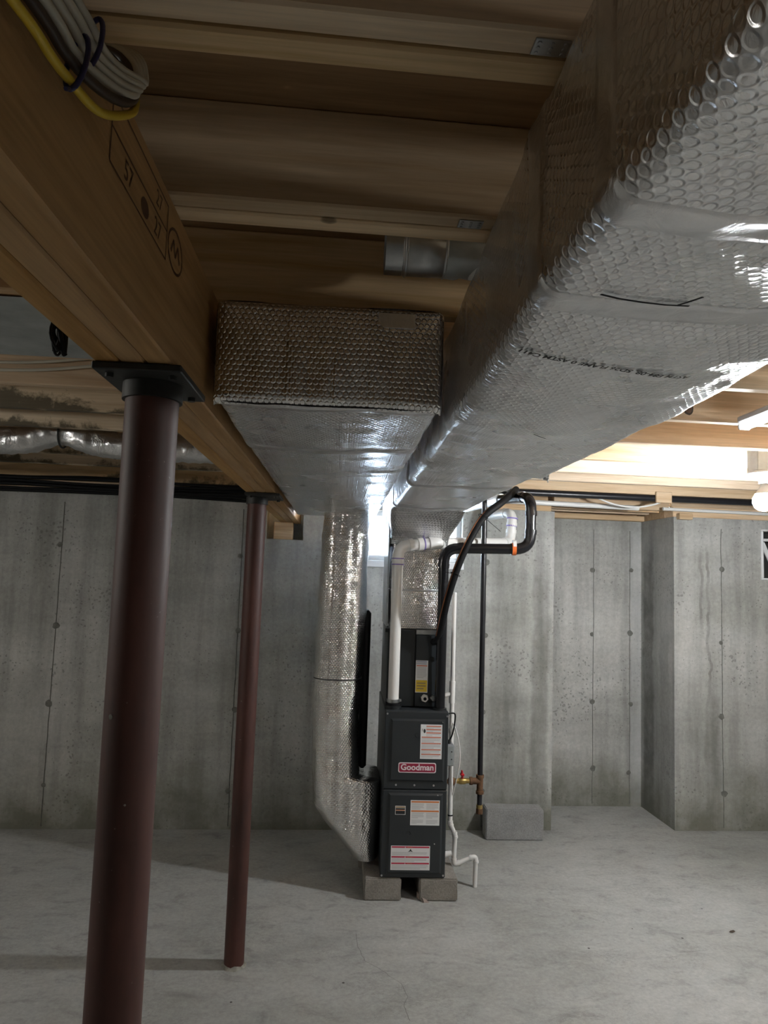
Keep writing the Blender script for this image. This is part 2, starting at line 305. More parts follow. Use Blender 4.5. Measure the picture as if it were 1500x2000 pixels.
# ------------------------------------------------------------------ mesh builder
class MB:
    def __init__(s): s.v, s.f, s.m, s.sm, s.uv = [], [], [], [], {}
    def add(s, vs, fs, mat=0, smooth=False):
        o = len(s.v); s.v += [tuple(x) for x in vs]
        for f in fs: s.f.append(tuple(i+o for i in f)); s.m.append(mat); s.sm.append(smooth)
        return o
    def box(s, lo, hi, b=0.0, mat=0):
        x0, y0, z0 = lo; x1, y1, z1 = hi
        if b <= 0:
            v = [(x, y, z) for x in (x0, x1) for y in (y0, y1) for z in (z0, z1)]
            s.add(v, [(0, 1, 3, 2), (4, 6, 7, 5), (0, 4, 5, 1), (2, 3, 7, 6), (0, 2, 6, 4), (1, 5, 7, 3)], mat); return s
        b = min(b, 0.49*min(x1-x0, y1-y0, z1-z0))
        idx = {}; v = []
        for sx in (0, 1):
            for sy in (0, 1):
                for sz in (0, 1):
                    c = [x1 if sx else x0, y1 if sy else y0, z1 if sz else z0]
                    inn = [x1-b if sx else x0+b, y1-b if sy else y0+b, z1-b if sz else z0+b]
                    for a in range(3):
                        q = list(inn); q[a] = c[a]; idx[(sx, sy, sz, a)] = len(v); v.append(q)
        f = []
        for a in range(3):
            o1, o2 = [k for k in range(3) if k != a]
            for sd in (0, 1):
                ring = []
                for p, q in ((0, 0), (1, 0), (1, 1), (0, 1)):
                    k = [0, 0, 0]; k[a] = sd; k[o1] = p; k[o2] = q; ring.append(idx[(*k, a)])
                f.append(tuple(ring))
            for p in (0, 1):
                for q in (0, 1):
                    k0 = [0, 0, 0]; k0[a] = 0; k0[o1] = p; k0[o2] = q; k1 = list(k0); k1[a] = 1
                    f.append((idx[(*k0, o1)], idx[(*k1, o1)], idx[(*k1, o2)], idx[(*k0, o2)]))
        for sx in (0, 1):
            for sy in (0, 1):
                for sz in (0, 1): f.append(tuple(idx[(sx, sy, sz, a)] for a in range(3)))
        s.add(v, f, mat); return s
    def tube(s, pts, r, n=14, mat=0, caps=True, smooth=True):
        pts = [Vector(p) for p in pts]; rs = r if isinstance(r, (list, tuple)) else [r]*len(pts)
        t0 = (pts[1]-pts[0]).normalized(); a = t0.orthogonal().normalized(); rings = []
        for i, p in enumerate(pts):
            if i == 0: t = t0
            elif i == len(pts)-1: t = (pts[i]-pts[i-1]).normalized()
            else: t = ((pts[i+1]-pts[i]).normalized()+(pts[i]-pts[i-1]).normalized()).normalized()
            a = (a - t*a.dot(t)).normalized(); bb = t.cross(a)
            rings.append([p + (a*math.cos(2*math.pi*k/n)+bb*math.sin(2*math.pi*k/n))*rs[i] for k in range(n)])
        o = s.add([q for R in rings for q in R], [(i*n+k, i*n+(k+1) % n, (i+1)*n+(k+1) % n, (i+1)*n+k) for i in range(len(pts)-1) for k in range(n)], mat, smooth)
        if caps:
            for R, rev in ((rings[0], True), (rings[-1], False)):
                s.add(R, [tuple(range(n))[::-1] if rev else tuple(range(n))], mat)
        return s
    def quad(s, a, b, c, d, mat=0): s.add([a, b, c, d], [(0, 1, 2, 3)], mat); return s
    def loft(s, loops, us, vs, closed=True, mat=0, capa=False, capb=False):
        n = len(loops[0]); o = len(s.v)
        s.v += [tuple(p) for L in loops for p in L]
        for i in range(len(loops)-1):
            for k in range(n if closed else n-1):
                k2 = (k+1) % n
                s.f.append((o+i*n+k, o+i*n+k2, o+(i+1)*n+k2, o+(i+1)*n+k)); s.m.append(mat); s.sm.append(True)
                ua, ub = us[k], us[k+1] if k+1 < len(us) else us[k]+(us[1]-us[0])
                s.uv[len(s.f)-1] = ((ua, vs[i]), (ub, vs[i]), (ub, vs[i+1]), (ua, vs[i+1]))
        for fl, L, rev in ((capa, loops[0], True), (capb, loops[-1], False)):
            if fl:
                t = tuple(range(n)); s.add(L, [t[::-1] if rev else t], mat)
        return s
    def text(s, body, size, origin, right, up, mat=0, bold=0.0, lift=0.0):
        cu = bpy.data.curves.new('lettering', 'FONT'); cu.body = body; cu.size = size; cu.align_x = 'CENTER'; cu.align_y = 'CENTER'; cu.offset = bold
        cu.resolution_u = 3
        o = bpy.data.objects.new('lettering', cu); C.objects.link(o)
        dg = bpy.context.evaluated_depsgraph_get(); me = bpy.data.meshes.new_from_object(o.evaluated_get(dg))
        R, U_ = Vector(right), Vector(up); nn = R.cross(U_)
        s.add([Vector(origin)+R*q.co.x+U_*q.co.y+nn*lift for q in me.vertices], [tuple(p.vertices) for p in me.polygons], mat)
        bpy.data.objects.remove(o); bpy.data.meshes.remove(me); bpy.data.curves.remove(cu)
        return s
    def mesh(s, name, mats, off=(0, 0, 0)):
        me = bpy.data.meshes.new(name); ox, oy, oz = off
        me.from_pydata([(x-ox, y-oy, z-oz) for x, y, z in s.v], [], s.f)
        for mm in mats: me.materials.append(mm)
        me.polygons.foreach_set('material_index', s.m); me.polygons.foreach_set('use_smooth', s.sm)
        if s.uv:
            ul = me.uv_layers.new(name='roll')
            for fi, q in s.uv.items():
                ls = me.polygons[fi].loop_start
                for k in range(4): ul.data[ls+k].uv = q[k]
        me.update(); return me
    def build(s, name, mats, parent=None, loc=None, rot=None, kind=None, at=None):
        """vertices are in world space unless loc is given; a child is stored relative to its root"""
        if not isinstance(mats, (list, tuple)): mats = [mats]
        off = (0, 0, 0)
        if at is not None: off = at
        me = s.mesh(name, mats, off)
        o = bpy.data.objects.new(name, me); C.objects.link(o)
        if at is not None: o.location = at
        if loc is not None: o.location = loc
        if rot is not None: o.rotation_euler = rot
        if parent is not None:
            o.parent = parent
            o.location = Vector(o.location) - WORLD[parent.name]
            WORLD[o.name] = Vector(o.location) + WORLD[parent.name]
        else: WORLD[o.name] = Vector(o.location)
        if kind: o['kind'] = kind
        return o
WORLD = {}
def thing(name, label, cat, loc=(0, 0, 0), group=None):
    o = bpy.data.objects.new(name, None); C.objects.link(o); o.location = loc; o.empty_display_size = 0.05
    o['label'] = label; o['category'] = cat
    if group: o['group'] = group
    WORLD[o.name] = Vector(loc); return o
def tag(o, label, cat, group=None):
    o['label'] = label; o['category'] = cat
    if group: o['group'] = group
    return o
def arc_fillet(pts, R, n=7):
    """polyline with filleted corners; also returns the arcs and the straight stretches"""
    P = [Vector(p) for p in pts]; arcs = []; straights = []; last = P[0]
    for i in range(1, len(P)-1):
        a = (P[i-1]-P[i]).normalized(); b = (P[i+1]-P[i]).normalized(); ang = a.angle(b)
        t = min(R/math.tan(ang/2), 0.48*(P[i-1]-P[i]).length, 0.48*(P[i+1]-P[i]).length)
        p0, p1 = P[i]+a*t, P[i]+b*t
        arc = [p0.lerp(P[i], k/n).lerp(P[i].lerp(p1, k/n), k/n) for k in range(n+1)]
        straights.append((last, p0)); arcs.append(arc); last = p1
    straights.append((last, P[-1])); return straights, arcs
def smooth_path(pts, R, n=7):
    st, ar = arc_fillet(pts, R, n); out = [st[0][0]]
    for i, a in enumerate(ar): out += a
    out.append(st[-1][1]); return out
def spline(pts, n=10):
    P = [Vector(p) for p in pts]; P = [P[0]*2-P[1]] + P + [P[-1]*2-P[-2]]; out = []
    for i in range(1, len(P)-2):
        for k in range(n):
            t = k/n; a, b, c, d = P[i-1:i+3]
            out.append(0.5*((2*b)+(c-a)*t+(2*a-5*b+4*c-d)*t*t+(3*b-a-3*c+d)*t**3))
    out.append(P[-2]); return out
def nz(p, f, seed=0): return noise.noise(Vector(p)*f + Vector((seed*13.1, seed*7.7, seed*3.3)))

# ================================================================== SETTING
VB, VA = 4.88, 5.40                      # planes of the back wall and of the alcove behind it
UA0, UA1 = 1.64, 2.517                   # alcove
ZW, ZC = 2.175, 2.465                    # wall top, underside of the subfloor
UL, UR, VF = -4.6, 5.2, -3.2
def struct(name, mb, mat, rot=True, parent=None):
    o = mb.build(name, mat, parent=parent, rot=(0, 0, D) if (rot and parent is None) else None, kind='structure' if parent is None else None)
    return o
mb = MB(); mb.box((UL-0.25, VF-0.25, -0.15), (UR+0.25, VA+0.3, 0.0)); floor = struct('floor', mb, M['floor'])
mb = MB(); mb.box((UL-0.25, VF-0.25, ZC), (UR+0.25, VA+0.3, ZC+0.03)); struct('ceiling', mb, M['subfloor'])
# back wall, poured around the window and the beam pocket
W1 = (0.30, 0.985, 1.79, 2.13); PK = (-0.365, -0.12, 1.905, ZW)
W2 = (3.172, 3.85, 1.745, 2.11)
mb = MB(); T = 0.26
for a in [(UL, PK[0], 0, ZW), (PK[0], PK[1], 0, PK[2]), (PK[1], W1[0], 0, ZW), (W1[0], W1[1], 0, W1[2]), (W1[0], W1[1], W1[3], ZW), (W1[1], UA0, 0, ZW)]:
    mb.box((a[0], VB, a[2]), (a[1], VB+T, a[3]))
mb.box((PK[0], VB+0.17, PK[2]), (PK[1], VB+T, 2.289))
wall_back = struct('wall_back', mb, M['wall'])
mb = MB()
for a in [(UA1, W2[0], 0, ZW), (W2[0], W2[1], 0, W2[2]), (W2[0], W2[1], W2[3], ZW), (W2[1], UR, 0, ZW)]:
    mb.box((a[0], VB, a[2]), (a[1], VB+T, a[3]))
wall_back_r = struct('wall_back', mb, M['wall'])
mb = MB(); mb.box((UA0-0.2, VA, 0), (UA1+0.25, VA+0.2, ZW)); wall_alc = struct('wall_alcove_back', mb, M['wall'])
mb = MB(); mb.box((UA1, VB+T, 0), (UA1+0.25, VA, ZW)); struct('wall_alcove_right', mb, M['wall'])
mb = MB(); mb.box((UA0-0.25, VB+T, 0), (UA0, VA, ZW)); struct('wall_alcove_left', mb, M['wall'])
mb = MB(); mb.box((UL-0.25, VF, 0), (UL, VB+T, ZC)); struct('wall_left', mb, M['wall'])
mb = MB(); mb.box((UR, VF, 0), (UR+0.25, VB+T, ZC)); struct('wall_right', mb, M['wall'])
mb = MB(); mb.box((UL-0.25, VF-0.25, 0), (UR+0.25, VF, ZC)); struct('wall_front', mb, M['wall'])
# form-panel seams and tie patches on the poured walls
def seam(wall, uu, v, z0=0.02, z1=2.1, wd_=0.004):
    mb = MB(); k = 26
    pts = [(uu+0.004*nz((uu, 0, i*0.4), 3), v-0.001, z0+(z1-z0)*i/k) for i in range(k+1)]
    for a, b in zip(pts, pts[1:]):
        mb.add([(a[0]-wd_, a[1]+0.002, a[2]), (a[0], a[1]-0.003, a[2]), (a[0]+wd_, a[1]+0.002, a[2]), (b[0]-wd_, b[1]+0.002, b[2]), (b[0], b[1]-0.003, b[2]), (b[0]+wd_, b[1]+0.002, b[2])], [(0, 1, 4, 3), (1, 2, 5, 4)])
    mb.build('form_seam', M['seam'], parent=wall)
def tie(wall, uu, v, z, r=0.022):
    mb = MB(); n = 12; ring = [(uu+r*(1+0.3*nz((uu, z, i), 2))*math.cos(2*math.pi*i/n), v-0.002, z+r*(1+0.3*nz((z, uu, i), 2))*math.sin(2*math.pi*i/n)) for i in range(n)]
    mb.add(ring+[(uu, v-0.007, z)], [(i, (i+1) % n, n) for i in range(n)], 0, True)
    mb.build('tie_patch', M['seam'], parent=wall)
for wl, us_, v in ((wall_back, (-2.9, -1.70, -0.525, 1.155), VB), (wall_back_r, (2.87, 4.07), VB), (wall_alc, (2.132, 2.425), VA)):
    for uu in us_:
        seam(wl, uu, v, wd_=0.004 if wl is not wall_alc else 0.003)
        for z in (0.26, 0.78, 1.29, 1.80): tie(wl, uu+random.uniform(-.012, .012), v, z+random.uniform(-.02, .02), random.uniform(.014, .023))
# window 1 (behind the ducts): white frame, sash, two panes
def window(name, W, v, e=0.035):
    u0, u1, z0, z1 = W; mb = MB()
    mb.box((u0, v+0.06, z0), (u1, v+0.16, z0+e), 0.004); mb.box((u0, v+0.06, z1-e), (u1, v+0.16, z1), 0.004)
    mb.box((u0, v+0.06, z0+e), (u0+e, v+0.16, z1-e), 0.004); mb.box((u1-e, v+0.06, z0+e), (u1, v+0.16, z1-e), 0.004)
    fr = mb.build(name, M['white_metal'], rot=(0, 0, D), kind='structure')
    return fr
win = window('window_1', W1, VB)
mb = MB(); mb.box((W1[0]-0.01, VB-0.018, W1[2]-0.05), (W1[1]+0.01, VB-0.001, W1[2]-0.002), 0.004); mb.build('sill', M['white_metal'], parent=win)
mb = MB(); um = (W1[0]+W1[1])/2; mb.box((um-0.02, VB+0.08, W1[2]+0.036), (um+0.02, VB+0.13, W1[3]-0.036), 0.003); mb.build('mullion', M['white_metal'], parent=win)
for a, b in ((W1[0]+0.036, um-0.021), (um+0.021, W1[1]-0.036)):
    mb = MB(); mb.box((a, VB+0.10, W1[2]+0.036), (b, VB+0.106, W1[3]-0.036)); mb.build('pane', M['glass'], parent=win)
# window 2 (right edge of the picture): white frame, slanted slats before a dark pane
win2 = window('window_2', W2, VB-0.075, 0.014)
mb = MB(); mb.box((W2[0], VB+0.14, W2[2]), (W2[1], VB+0.15, W2[3])); mb.build('backing', M['dark_void'], parent=win2)
mb = MB(); mb.box((W2[0]+0.015, VB+0.0, W2[3]-0.085), (W2[1]-0.036, VB+0.03, W2[3]-0.066), 0.002); mb.build('crossbar', M['white_metal'], parent=win2)
for i in range(6):
    mb = MB(); x = W2[0]+0.018+i*0.1
    p = [(x, W2[3]-0.09), (x+0.03, W2[3]-0.09), (x+0.03+0.10, W2[2]+0.05), (x+0.10, W2[2]+0.05)]
    vv = [(a, VB+0.03, b) for a, b in p]+[(a, VB+0.042, b) for a, b in p]
    mb.add(vv, [(0, 3, 2, 1), (4, 5, 6, 7), (0, 1, 5, 4), (1, 2, 6, 5), (2, 3, 7, 6), (3, 0, 4, 7)])
    mb.build('slat', M['white_metal'], parent=win2)
# sill plates and rim boards
def plank(name, mat, L, Tk, Hh, loc, rotz, parent=None, b=0.004, kind=None, seg=1):
    mb = MB(); mb.box((-L/2, -Tk/2, -Hh/2), (L/2, Tk/2, Hh/2), b)
    return mb.build(name, mat, parent=parent, loc=loc, rot=(0, 0, rotz), kind=kind)
def uplank(name, mat, u0, u1, v0, v1, z0, z1, parent=None, kind=None):
    return plank(name, mat, u1-u0, v1-v0, z1-z0, UV((u0+u1)/2, (v0+v1)/2, (z0+z1)/2), D, parent, kind=kind)
tag(uplank('sill_plate', M['joist_stain'], UL, -0.385, VB+0.01, VB+0.15, ZW, ZW+0.076), 'dark stained sill plate on the left stretch of the back wall, behind black cables', 'sill plate', 'sill plates')
tag(uplank('sill_plate', M['joist'], 0.66, UA0-0.02, VB+0.01, VB+0.15, ZW, ZW+0.076), 'sill plate on the wall top between the ducts and the alcove', 'sill plate', 'sill plates')
tag(uplank('sill_plate', M['joist'], UA1+0.0, UR, VB+0.01, VB+0.15, ZW, ZW+0.076), 'sill plate on the wall top above the right concrete wall', 'sill plate', 'sill plates')
tag(uplank('sill_plate', M['joist'], UA0-0.02, UA1, VA-0.06, VA+0.08, ZW, ZW+0.04), 'pale sill plate along the top of the recessed alcove wall', 'sill plate', 'sill plates')
tag(uplank('rim_board', M['joist_stain'], UL, -0.385, VB+0.05, VB+0.09, ZW+0.076, ZC), 'stained rim board above the left stretch of the back wall', 'rim board', 'rim boards')
tag(uplank('rim_board', M['joist_brown'], -0.21, UA0-0.03, VB+0.05, VB+0.09, ZW+0.076, ZC), 'rim board above the wall behind the foil ducts', 'rim board', 'rim boards')
tag(uplank('rim_board', M['joist'], UA1+0.01, UR, VB+0.05, VB+0.09, ZW+0.076, ZC), 'rim board above the right stretch of concrete wall', 'rim board', 'rim boards')
tag(uplank('rim_board', M['joist_brown'], -0.384, -0.211, VB+0.05, VB+0.09, 2.292, ZC), 'short rim board above the end of the beam', 'rim board', 'rim boards')
tag(uplank('rim_board', M['joist_brown'], UA0-0.03, UA1+0.005, VA+0.085, VA+0.125, ZW, ZC), 'rim board closing the floor over the rear of the alcove', 'rim board', 'rim boards')
tag(uplank('rim_board', M['joist_brown'], UA0-0.07, UA0-0.032, VB+0.10, VA+0.125, ZW, ZC), 'short rim board over the left side of the alcove', 'rim board', 'rim boards')
tag(uplank('rim_board', M['joist_brown'], UA1+0.007, UA1+0.045, VB+0.16, VA+0.125, ZW, ZC), 'short rim board over the right side of the alcove', 'rim board', 'rim boards')
# short floor planks carried over the alcove
for i, (v0, lab) in enumerate(((4.93, 'front'), (5.09, 'middle'), (5.25, 'rear'))):
    tag(uplank('alcove_joist', M['joist_brown'] if i < 2 else M['joist'], UA0+0.01, UA1-0.005, v0, v0+0.04, ZW+0.045, ZC-0.002), lab + ' short brown joist above the concrete alcove', 'joist', 'short joists over the alcove')
tag(uplank('wood_block', M['joist'], UA1+0.02, UA1+0.12, VB-0.045, VB+0.005, 2.155, 2.20), 'small pale wood block on the outer corner of the alcove', 'wood block')

# ================================================================== BEAM, JOISTS, COLUMNS
ZB, ZT = 2.025, 2.29
beam = thing('main_beam', 'built-up wooden main beam of three plies running to the back wall', 'beam', (-0.3765, 1.0, ZB))
bw = 0.0437
for i in range(3):
    x = -0.443 + bw/2 + i*(bw+0.001)
    plank('ply', M['beam'], 6.3, bw, ZT-ZB-random.uniform(0.0, 0.0015), (x, -1.15+3.15, (ZB+ZT)/2), math.pi/2, beam, b=0.0035)
# grade stamp inked on the beam's right face
mb = MB(); xs = -0.443+3*bw+0.002+0.0006
def stroke(pts, wd_=0.0016):
    for a, b in zip(pts, pts[1:]):
        d = Vector((b[0]-a[0], b[1]-a[1])); n = Vector((-d.y, d.x)).normalized()*wd_
        mb.add([(xs, a[0]-n.x, a[1]-n.y), (xs, b[0]-n.x, b[1]-n.y), (xs, b[0]+n.x, b[1]+n.y), (xs, a[0]+n.x, a[1]+n.y)], [(0, 1, 2, 3)])
stroke([(0.86, 2.265), (1.14, 2.265), (1.14, 2.175), (0.86, 2.175), (0.86, 2.265)]); stroke([(0.86, 2.222), (1.14, 2.222)])
el = [(1.015+0.02*math.cos(t*math.pi/8), 2.196+0.014*math.sin(t*math.pi/8)) for t in range(17)]
mb.add([(xs, a, b) for a, b in el[:-1]], [tuple(range(16))])
stroke([(1.20+0.05*math.cos(t*math.pi/10), 2.215+0.035*math.sin(t*math.pi/10)) for t in range(21)], 0.0025)
stroke([(1.17, 2.205), (1.185, 2.23), (1.20, 2.205), (1.215, 2.23), (1.23, 2.205)], 0.003)
mb.text('57', 0.04, (xs, 0.935, 2.198), (0, 1, 0), (0, 0, 1)); mb.text('27', 0.04, (xs, 1.085, 2.198), (0, 1, 0), (0, 0, 1)); mb.text('27', 0.036, (xs, 1.085, 2.244), (0, 1, 0), (0, 0, 1))
mb.build('grade_stamp', M['stamp'], parent=beam)

RJ = [(0.735, 2), (1.157, 2), (1.615, 1), (2.050, 1), (2.490, 1), (2.940, 1), (3.390, 1), (3.820, 1), (4.155, 1), (4.60, 1)]
names_r = ['doubled joist nearest the camera, with a steel nail plate by the duct', 'doubled joist above the galvanised duct fitting, steel plate at its end',
           'single brown joist behind the round galvanised fitting', 'joist crossing over the far half of the tube light', 'joist with a big dark knot, just beyond the far end of the tube light',
           'reddish joist in front of the bare bulb', 'brightly lit joist right behind the bare bulb', 'second joist behind the bare bulb', 'third joist behind the bare bulb', 'joist nearest the back wall on the right side']
TJ = 0.042
for i, ((v, n), lab) in enumerate(zip(RJ, names_r)):
    mat = M['joist_near'] if i < 3 else M['joist']
    u0, u1 = -0.385, 5.1
    if n == 1:
        o = uplank('floor_joist', mat, u0, u1, v, v+TJ, ZT, ZC); tag(o, lab, 'joist', 'joists right of the beam')
        if i == 4:                                                 # the knot, a slightly sunken oval with a paler heart
            ku, kz = (1.343, 2.334); kx, kz = ku-(u0+u1)/2, kz-(ZT+ZC)/2; mb = MB()
            for q, rx, rz, mi in ((-0.0008, 0.019, 0.025, 0), (-0.0012, 0.013, 0.018, 1)):
                mb.add([(kx+rx*(1+0.2*nz((t, q*900, 0), 0.8))*math.cos(t*math.pi/9), -TJ/2+q, kz+rz*(1+0.15*nz((t, 5, q), 0.8))*math.sin(t*math.pi/9)) for t in range(18)], [tuple(range(18))], mi)
            kn = mb.build('knot', [M['cable_brown'], M['knot']]); kn.parent = o; kn['label'] = 'big dark oval knot'
    else:
        t = thing('floor_joist', lab, 'joist', UV(u0, v, ZT), 'joists right of the beam')
        for k in range(2): uplank('ply', mat, u0, u1, v+k*(TJ+0.003), v+k*(TJ+0.003)+TJ, ZT+(0.003 if k == 0 else 0), ZC, parent=t)
        mb = MB(); x0, x1 = [(0.222, 0.265), (0.217, 0.260)][i]; ya = v+0.010
        mb.box((x0, ya, ZT+0.0005), (x1, ya+0.026, ZT+0.0025), 0.0006)
        for q in range(9): mb.tube([(x0+0.006+(q % 3)*0.0155, ya+0.005+(q//3)*0.008, ZT+0.001), (x0+0.006+(q % 3)*0.0155, ya+0.005+(q//3)*0.008, ZT-0.0008)], 0.0024, 6)
        o = mb.build('nail_plate', M['galv'], parent=t, rot=(0, 0, D))
        o.location = -WORLD[t.name]
LJ = [0.74, 1.16, 1.63, 2.12, 2.49, 2.88, 3.25, 3.72, 4.02, 4.43]
names_l = ['left-hand joist nearest the camera, beyond the beam', 'second left-hand joist from the camera', 'left-hand joist in front of the grey sheet metal panel', 'left-hand joist just behind the grey sheet metal panel',
           'left-hand joist with two white cables stapled on it', 'pale left-hand joist with a dark stain, behind the cabled one', 'stained joist right in front of the foil flex duct', 'left-hand joist right behind the foil flex duct',
           'second left-hand joist behind the flex duct', 'left-hand joist next to the back wall']
for i, (v, lab) in enumerate(zip(LJ, names_l)):
    mat = M['joist_stain'] if i > 4 else M['joist'] if i == 4 else M['joist_brown']
    tag(uplank('floor_joist', mat, UL+0.01, -0.395, v, v+TJ, ZT, ZC), lab, 'joist', 'joists left of the beam')
# galvanised panel closing the joist bay at the left
mb = MB(); k = 30
for i in range(k):
    for j in range(4):
        pts = []
        for a, b in ((i, j), (i+1, j), (i+1, j+1), (i, j+1)):
            uu = -3.4+2.93*a/k; v = 1.66+0.475*b/4; pts.append((uu, v, ZT-0.004-0.004*nz((uu, v, 0), 4)))
        mb.add(pts, [(0, 1, 2, 3)], 0, True)
tag(mb.build('joist_panel', M['galv_dull'], rot=(0, 0, D)), 'grey sheet metal panel closing a joist bay left of the beam', 'metal panel')

def column(x, y, rr, lab, near):
    t = thing('steel_column', lab, 'column', (x, y, 0), 'red steel columns under the beam')
    zt = ZB-0.016; mb = MB()
    zs = [0.0]+[zt*i/24 for i in range(1, 24)]+[zt]
    mb.tube([(x, y, z) for z in zs], rr, 36); mb.build('pipe', M['red'], parent=t, at=(x, y, 0))
    mb = MB(); mb.box((-0.445, y-0.10, ZB-0.014), (-0.292, y+0.115, ZB-0.001), 0.002)
    for dx in (-0.055, 0.055):
        for dy in (-0.07, 0.085): mb.tube([(-0.368+dx, y+dy, ZB-0.014), (-0.368+dx, y+dy, ZB-0.021)], 0.008, 6)
    mb.tube([(x, y, ZB-0.045), (x, y, ZB-0.014)], rr+0.006, 30); mb.build('cap_plate', M['steel_dark'], parent=t)
    mb = MB(); n = 18; ring = []
    for i in range(n):
        a = 2*math.pi*i/n; q = rr+0.010+0.010*nz((math.cos(a), math.sin(a), y), 2); ring.append((x+q*math.cos(a), y+q*math.sin(a), 0.0005))
    top = [(x+(rr+0.001)*math.cos(2*math.pi*i/n), y+(rr+0.001)*math.sin(2*math.pi*i/n), 0.012+0.012*nz((i, y, 0), 0.9)) for i in range(n)]
    mb.add(ring+top, [(i, (i+1) % n, n+(i+1) % n, n+i) for i in range(n)], 0, True)
    mb.build('grout_collar', M['grout'], parent=t)
    return t
c1 = column(-0.365, 1.32, 0.048, 'thick dark red steel column nearest the camera', True)
c2 = column(-0.40, 3.235, 0.0425, 'slimmer dark red steel column with worn foot, farther back', False)
# paint chips on the near column
mb = MB()
for (ang, z, q) in ((-2.12, 1.415, 0.0048), (-1.47, 0.885, 0.005), (-1.27, 0.888, 0.007), (-1.2, 0.872, 0.004), (-1.35, 1.27, 0.002)):
    R_ = 0.0485; n = 8; cx = []
    for i in range(n):
        a = ang+q*(1+0.4*nz((i, z, ang), 1.7))*math.cos(2*math.pi*i/n)/R_; cx.append((-0.365+R_*math.cos(a), 1.32+R_*math.sin(a), z+q*math.sin(2*math.pi*i/n)))
    mb.add(cx, [tuple(range(n))])
mb.build('paint_chip', M['grout'], parent=c1)

# ================================================================== DUCTS
def rrect(x0, x1, z0, z1, rad, n):
    """closed rounded rectangle resampled to n points, starting at the middle of the top, going -x first"""
    rad = min(rad, 0.45*(x1-x0), 0.45*(z1-z0)); P = []
    cs = [(x0+rad, z1-rad, 90), (x0+rad, z0+rad, 180), (x1-rad, z0+rad, 270), (x1-rad, z1-rad, 360)]
    P.append(((x0+x1)/2, z1))
    for cx, cz, a0 in cs:
        for k in range(7):
            a = math.radians(a0+90*k/6); P.append((cx+rad*math.cos(a), cz+rad*math.sin(a)))
    P.append(((x0+x1)/2, z1))
    L = [0]
    for a, b in zip(P, P[1:]): L.append(L[-1]+math.dist(a, b))
    out = []; j = 0
    for i in range(n):
        s = L[-1]*i/n
        while L[j+1] < s: j += 1
        t = (s-L[j])/max(1e-9, L[j+1]-L[j]); out.append((P[j][0]+(P[j+1][0]-P[j][0])*t, P[j][1]+(P[j+1][1]-P[j][1])*t))
    return out, L[-1]
def interp(st, y):
    for a, b in zip(st, st[1:]):
        if y <= b[0]: 
            t = (y-a[0])/(b[0]-a[0]); t = max(0, t); return [p+(q-p)*t for p, q in zip(a, b)]
    return list(st[-1])
def duct(st, axis, n, step, out=0.0, amp=0.004, seed=0, ylo=None, yhi=None, mat=0, capa=False, capb=False, slant=None, ragged=0, rad=0.022, dig=False, puff=0.0):
    """loft along y or z; stations (pos, a0, a1, b0, b1, sag) with a = x, b = z (axis y) or y (axis z)"""
    mb = MB(); lo = st[0][0] if ylo is None else ylo; hi = st[-1][0] if yhi is None else yhi
    k = max(2, int((hi-lo)/step)); loops = []; vs_ = []; us_ = None
    for i in range(k+1):
        y = lo+(hi-lo)*i/k; _, a0, a1, b0, b1, sag = interp(st, y)
        oo = -0.004 if dig and i in (0, k) else out
        pts, per = rrect(a0-oo, a1+oo, b0-oo, b1+oo, rad, n)
        if us_ is None: us_ = [per*q/n for q in range(n+1)]
        ring = []; ca, cb = (a0+a1)/2, (b0+b1)/2
        for (a, b) in pts:
            yy = y
            if slant: yy = y if y < 1.5 else 1.5+(slant(a)-1.5)*(y-1.5)/(hi-1.5) + (ragged*nz((a*9, b*9, 0), 2.0)*(i/k)**4 if ragged else 0)
            wa = max(0.0, 1-abs((a-ca)/((a1-a0)/2))**2.2)
            if b < cb: b -= sag*wa
            if puff and b < cb: b -= puff*wa+0.0028*math.sin(a*95+3*nz((a*4, 0, yy*1.3), 1.0, 9))*wa
            p = (a, yy, b) if axis == 'y' else (a, b, yy)
            d = amp*nz(p, 7, seed)+amp*0.55*nz(p, 19, seed+1)+amp*0.8*max(0, nz(p, 3.1, seed+2))
            da, db = (a-ca)/((a1-a0)/2), (b-cb)/((b1-b0)/2)
            if abs(da) > abs(db): a += d*(1 if da > 0 else -1)
            else: b += d*(1 if db > 0 else -1)
            ring.append((a, yy, b) if axis == 'y' else (a, b, yy))
        loops.append(ring); vs_.append(y)
    mb.loft(loops, us_, vs_, True, mat, capa, capb)
    return mb
# --- supply trunk on the right
SUP = [(-1.0, 0.235, 0.64, 1.985, 2.265, 0.02), (0.30, 0.232, 0.64, 1.995, 2.265, 0.02), (0.62, 0.225, 0.635, 2.012, 2.265, 0.012), (0.85, 0.222, 0.645, 2.018, 2.265, 0.008),
       (1.05, 0.222, 0.65, 2.013, 2.265, 0.016), (1.35, 0.225, 0.655, 2.008, 2.265, 0.022), (1.7, 0.226, 0.66, 2.014, 2.265, 0.012), (2.5, 0.226, 0.665, 2.018, 2.265, 0.006)]
SUP2 = [(1.7, 0.236, 0.65, 2.028, 2.262, 0.006), (2.3, 0.232, 0.648, 2.024, 2.262, 0.006), (2.6, 0.235, 0.64, 2.026, 2.26, 0.004), (4.50, 0.238, 0.62, 2.026, 2.26, 0.004)]
sup = thing('supply_duct', 'long wide foil-wrapped duct running overhead on the right down to the black furnace', 'duct', (0.44, 1.5, 2.0))
duct(SUP, 'y', 150, 0.018, seed=1, amp=0.0045, slant=lambda x: 1.88+(x-0.226)/0.44*0.47, yhi=2.5, ragged=0.02).build('near_wrap', M['foil'], parent=sup)
duct(SUP2, 'y', 120, 0.02, seed=4, amp=0.004, capb=True).build('far_wrap', M['foil_far'], parent=sup)
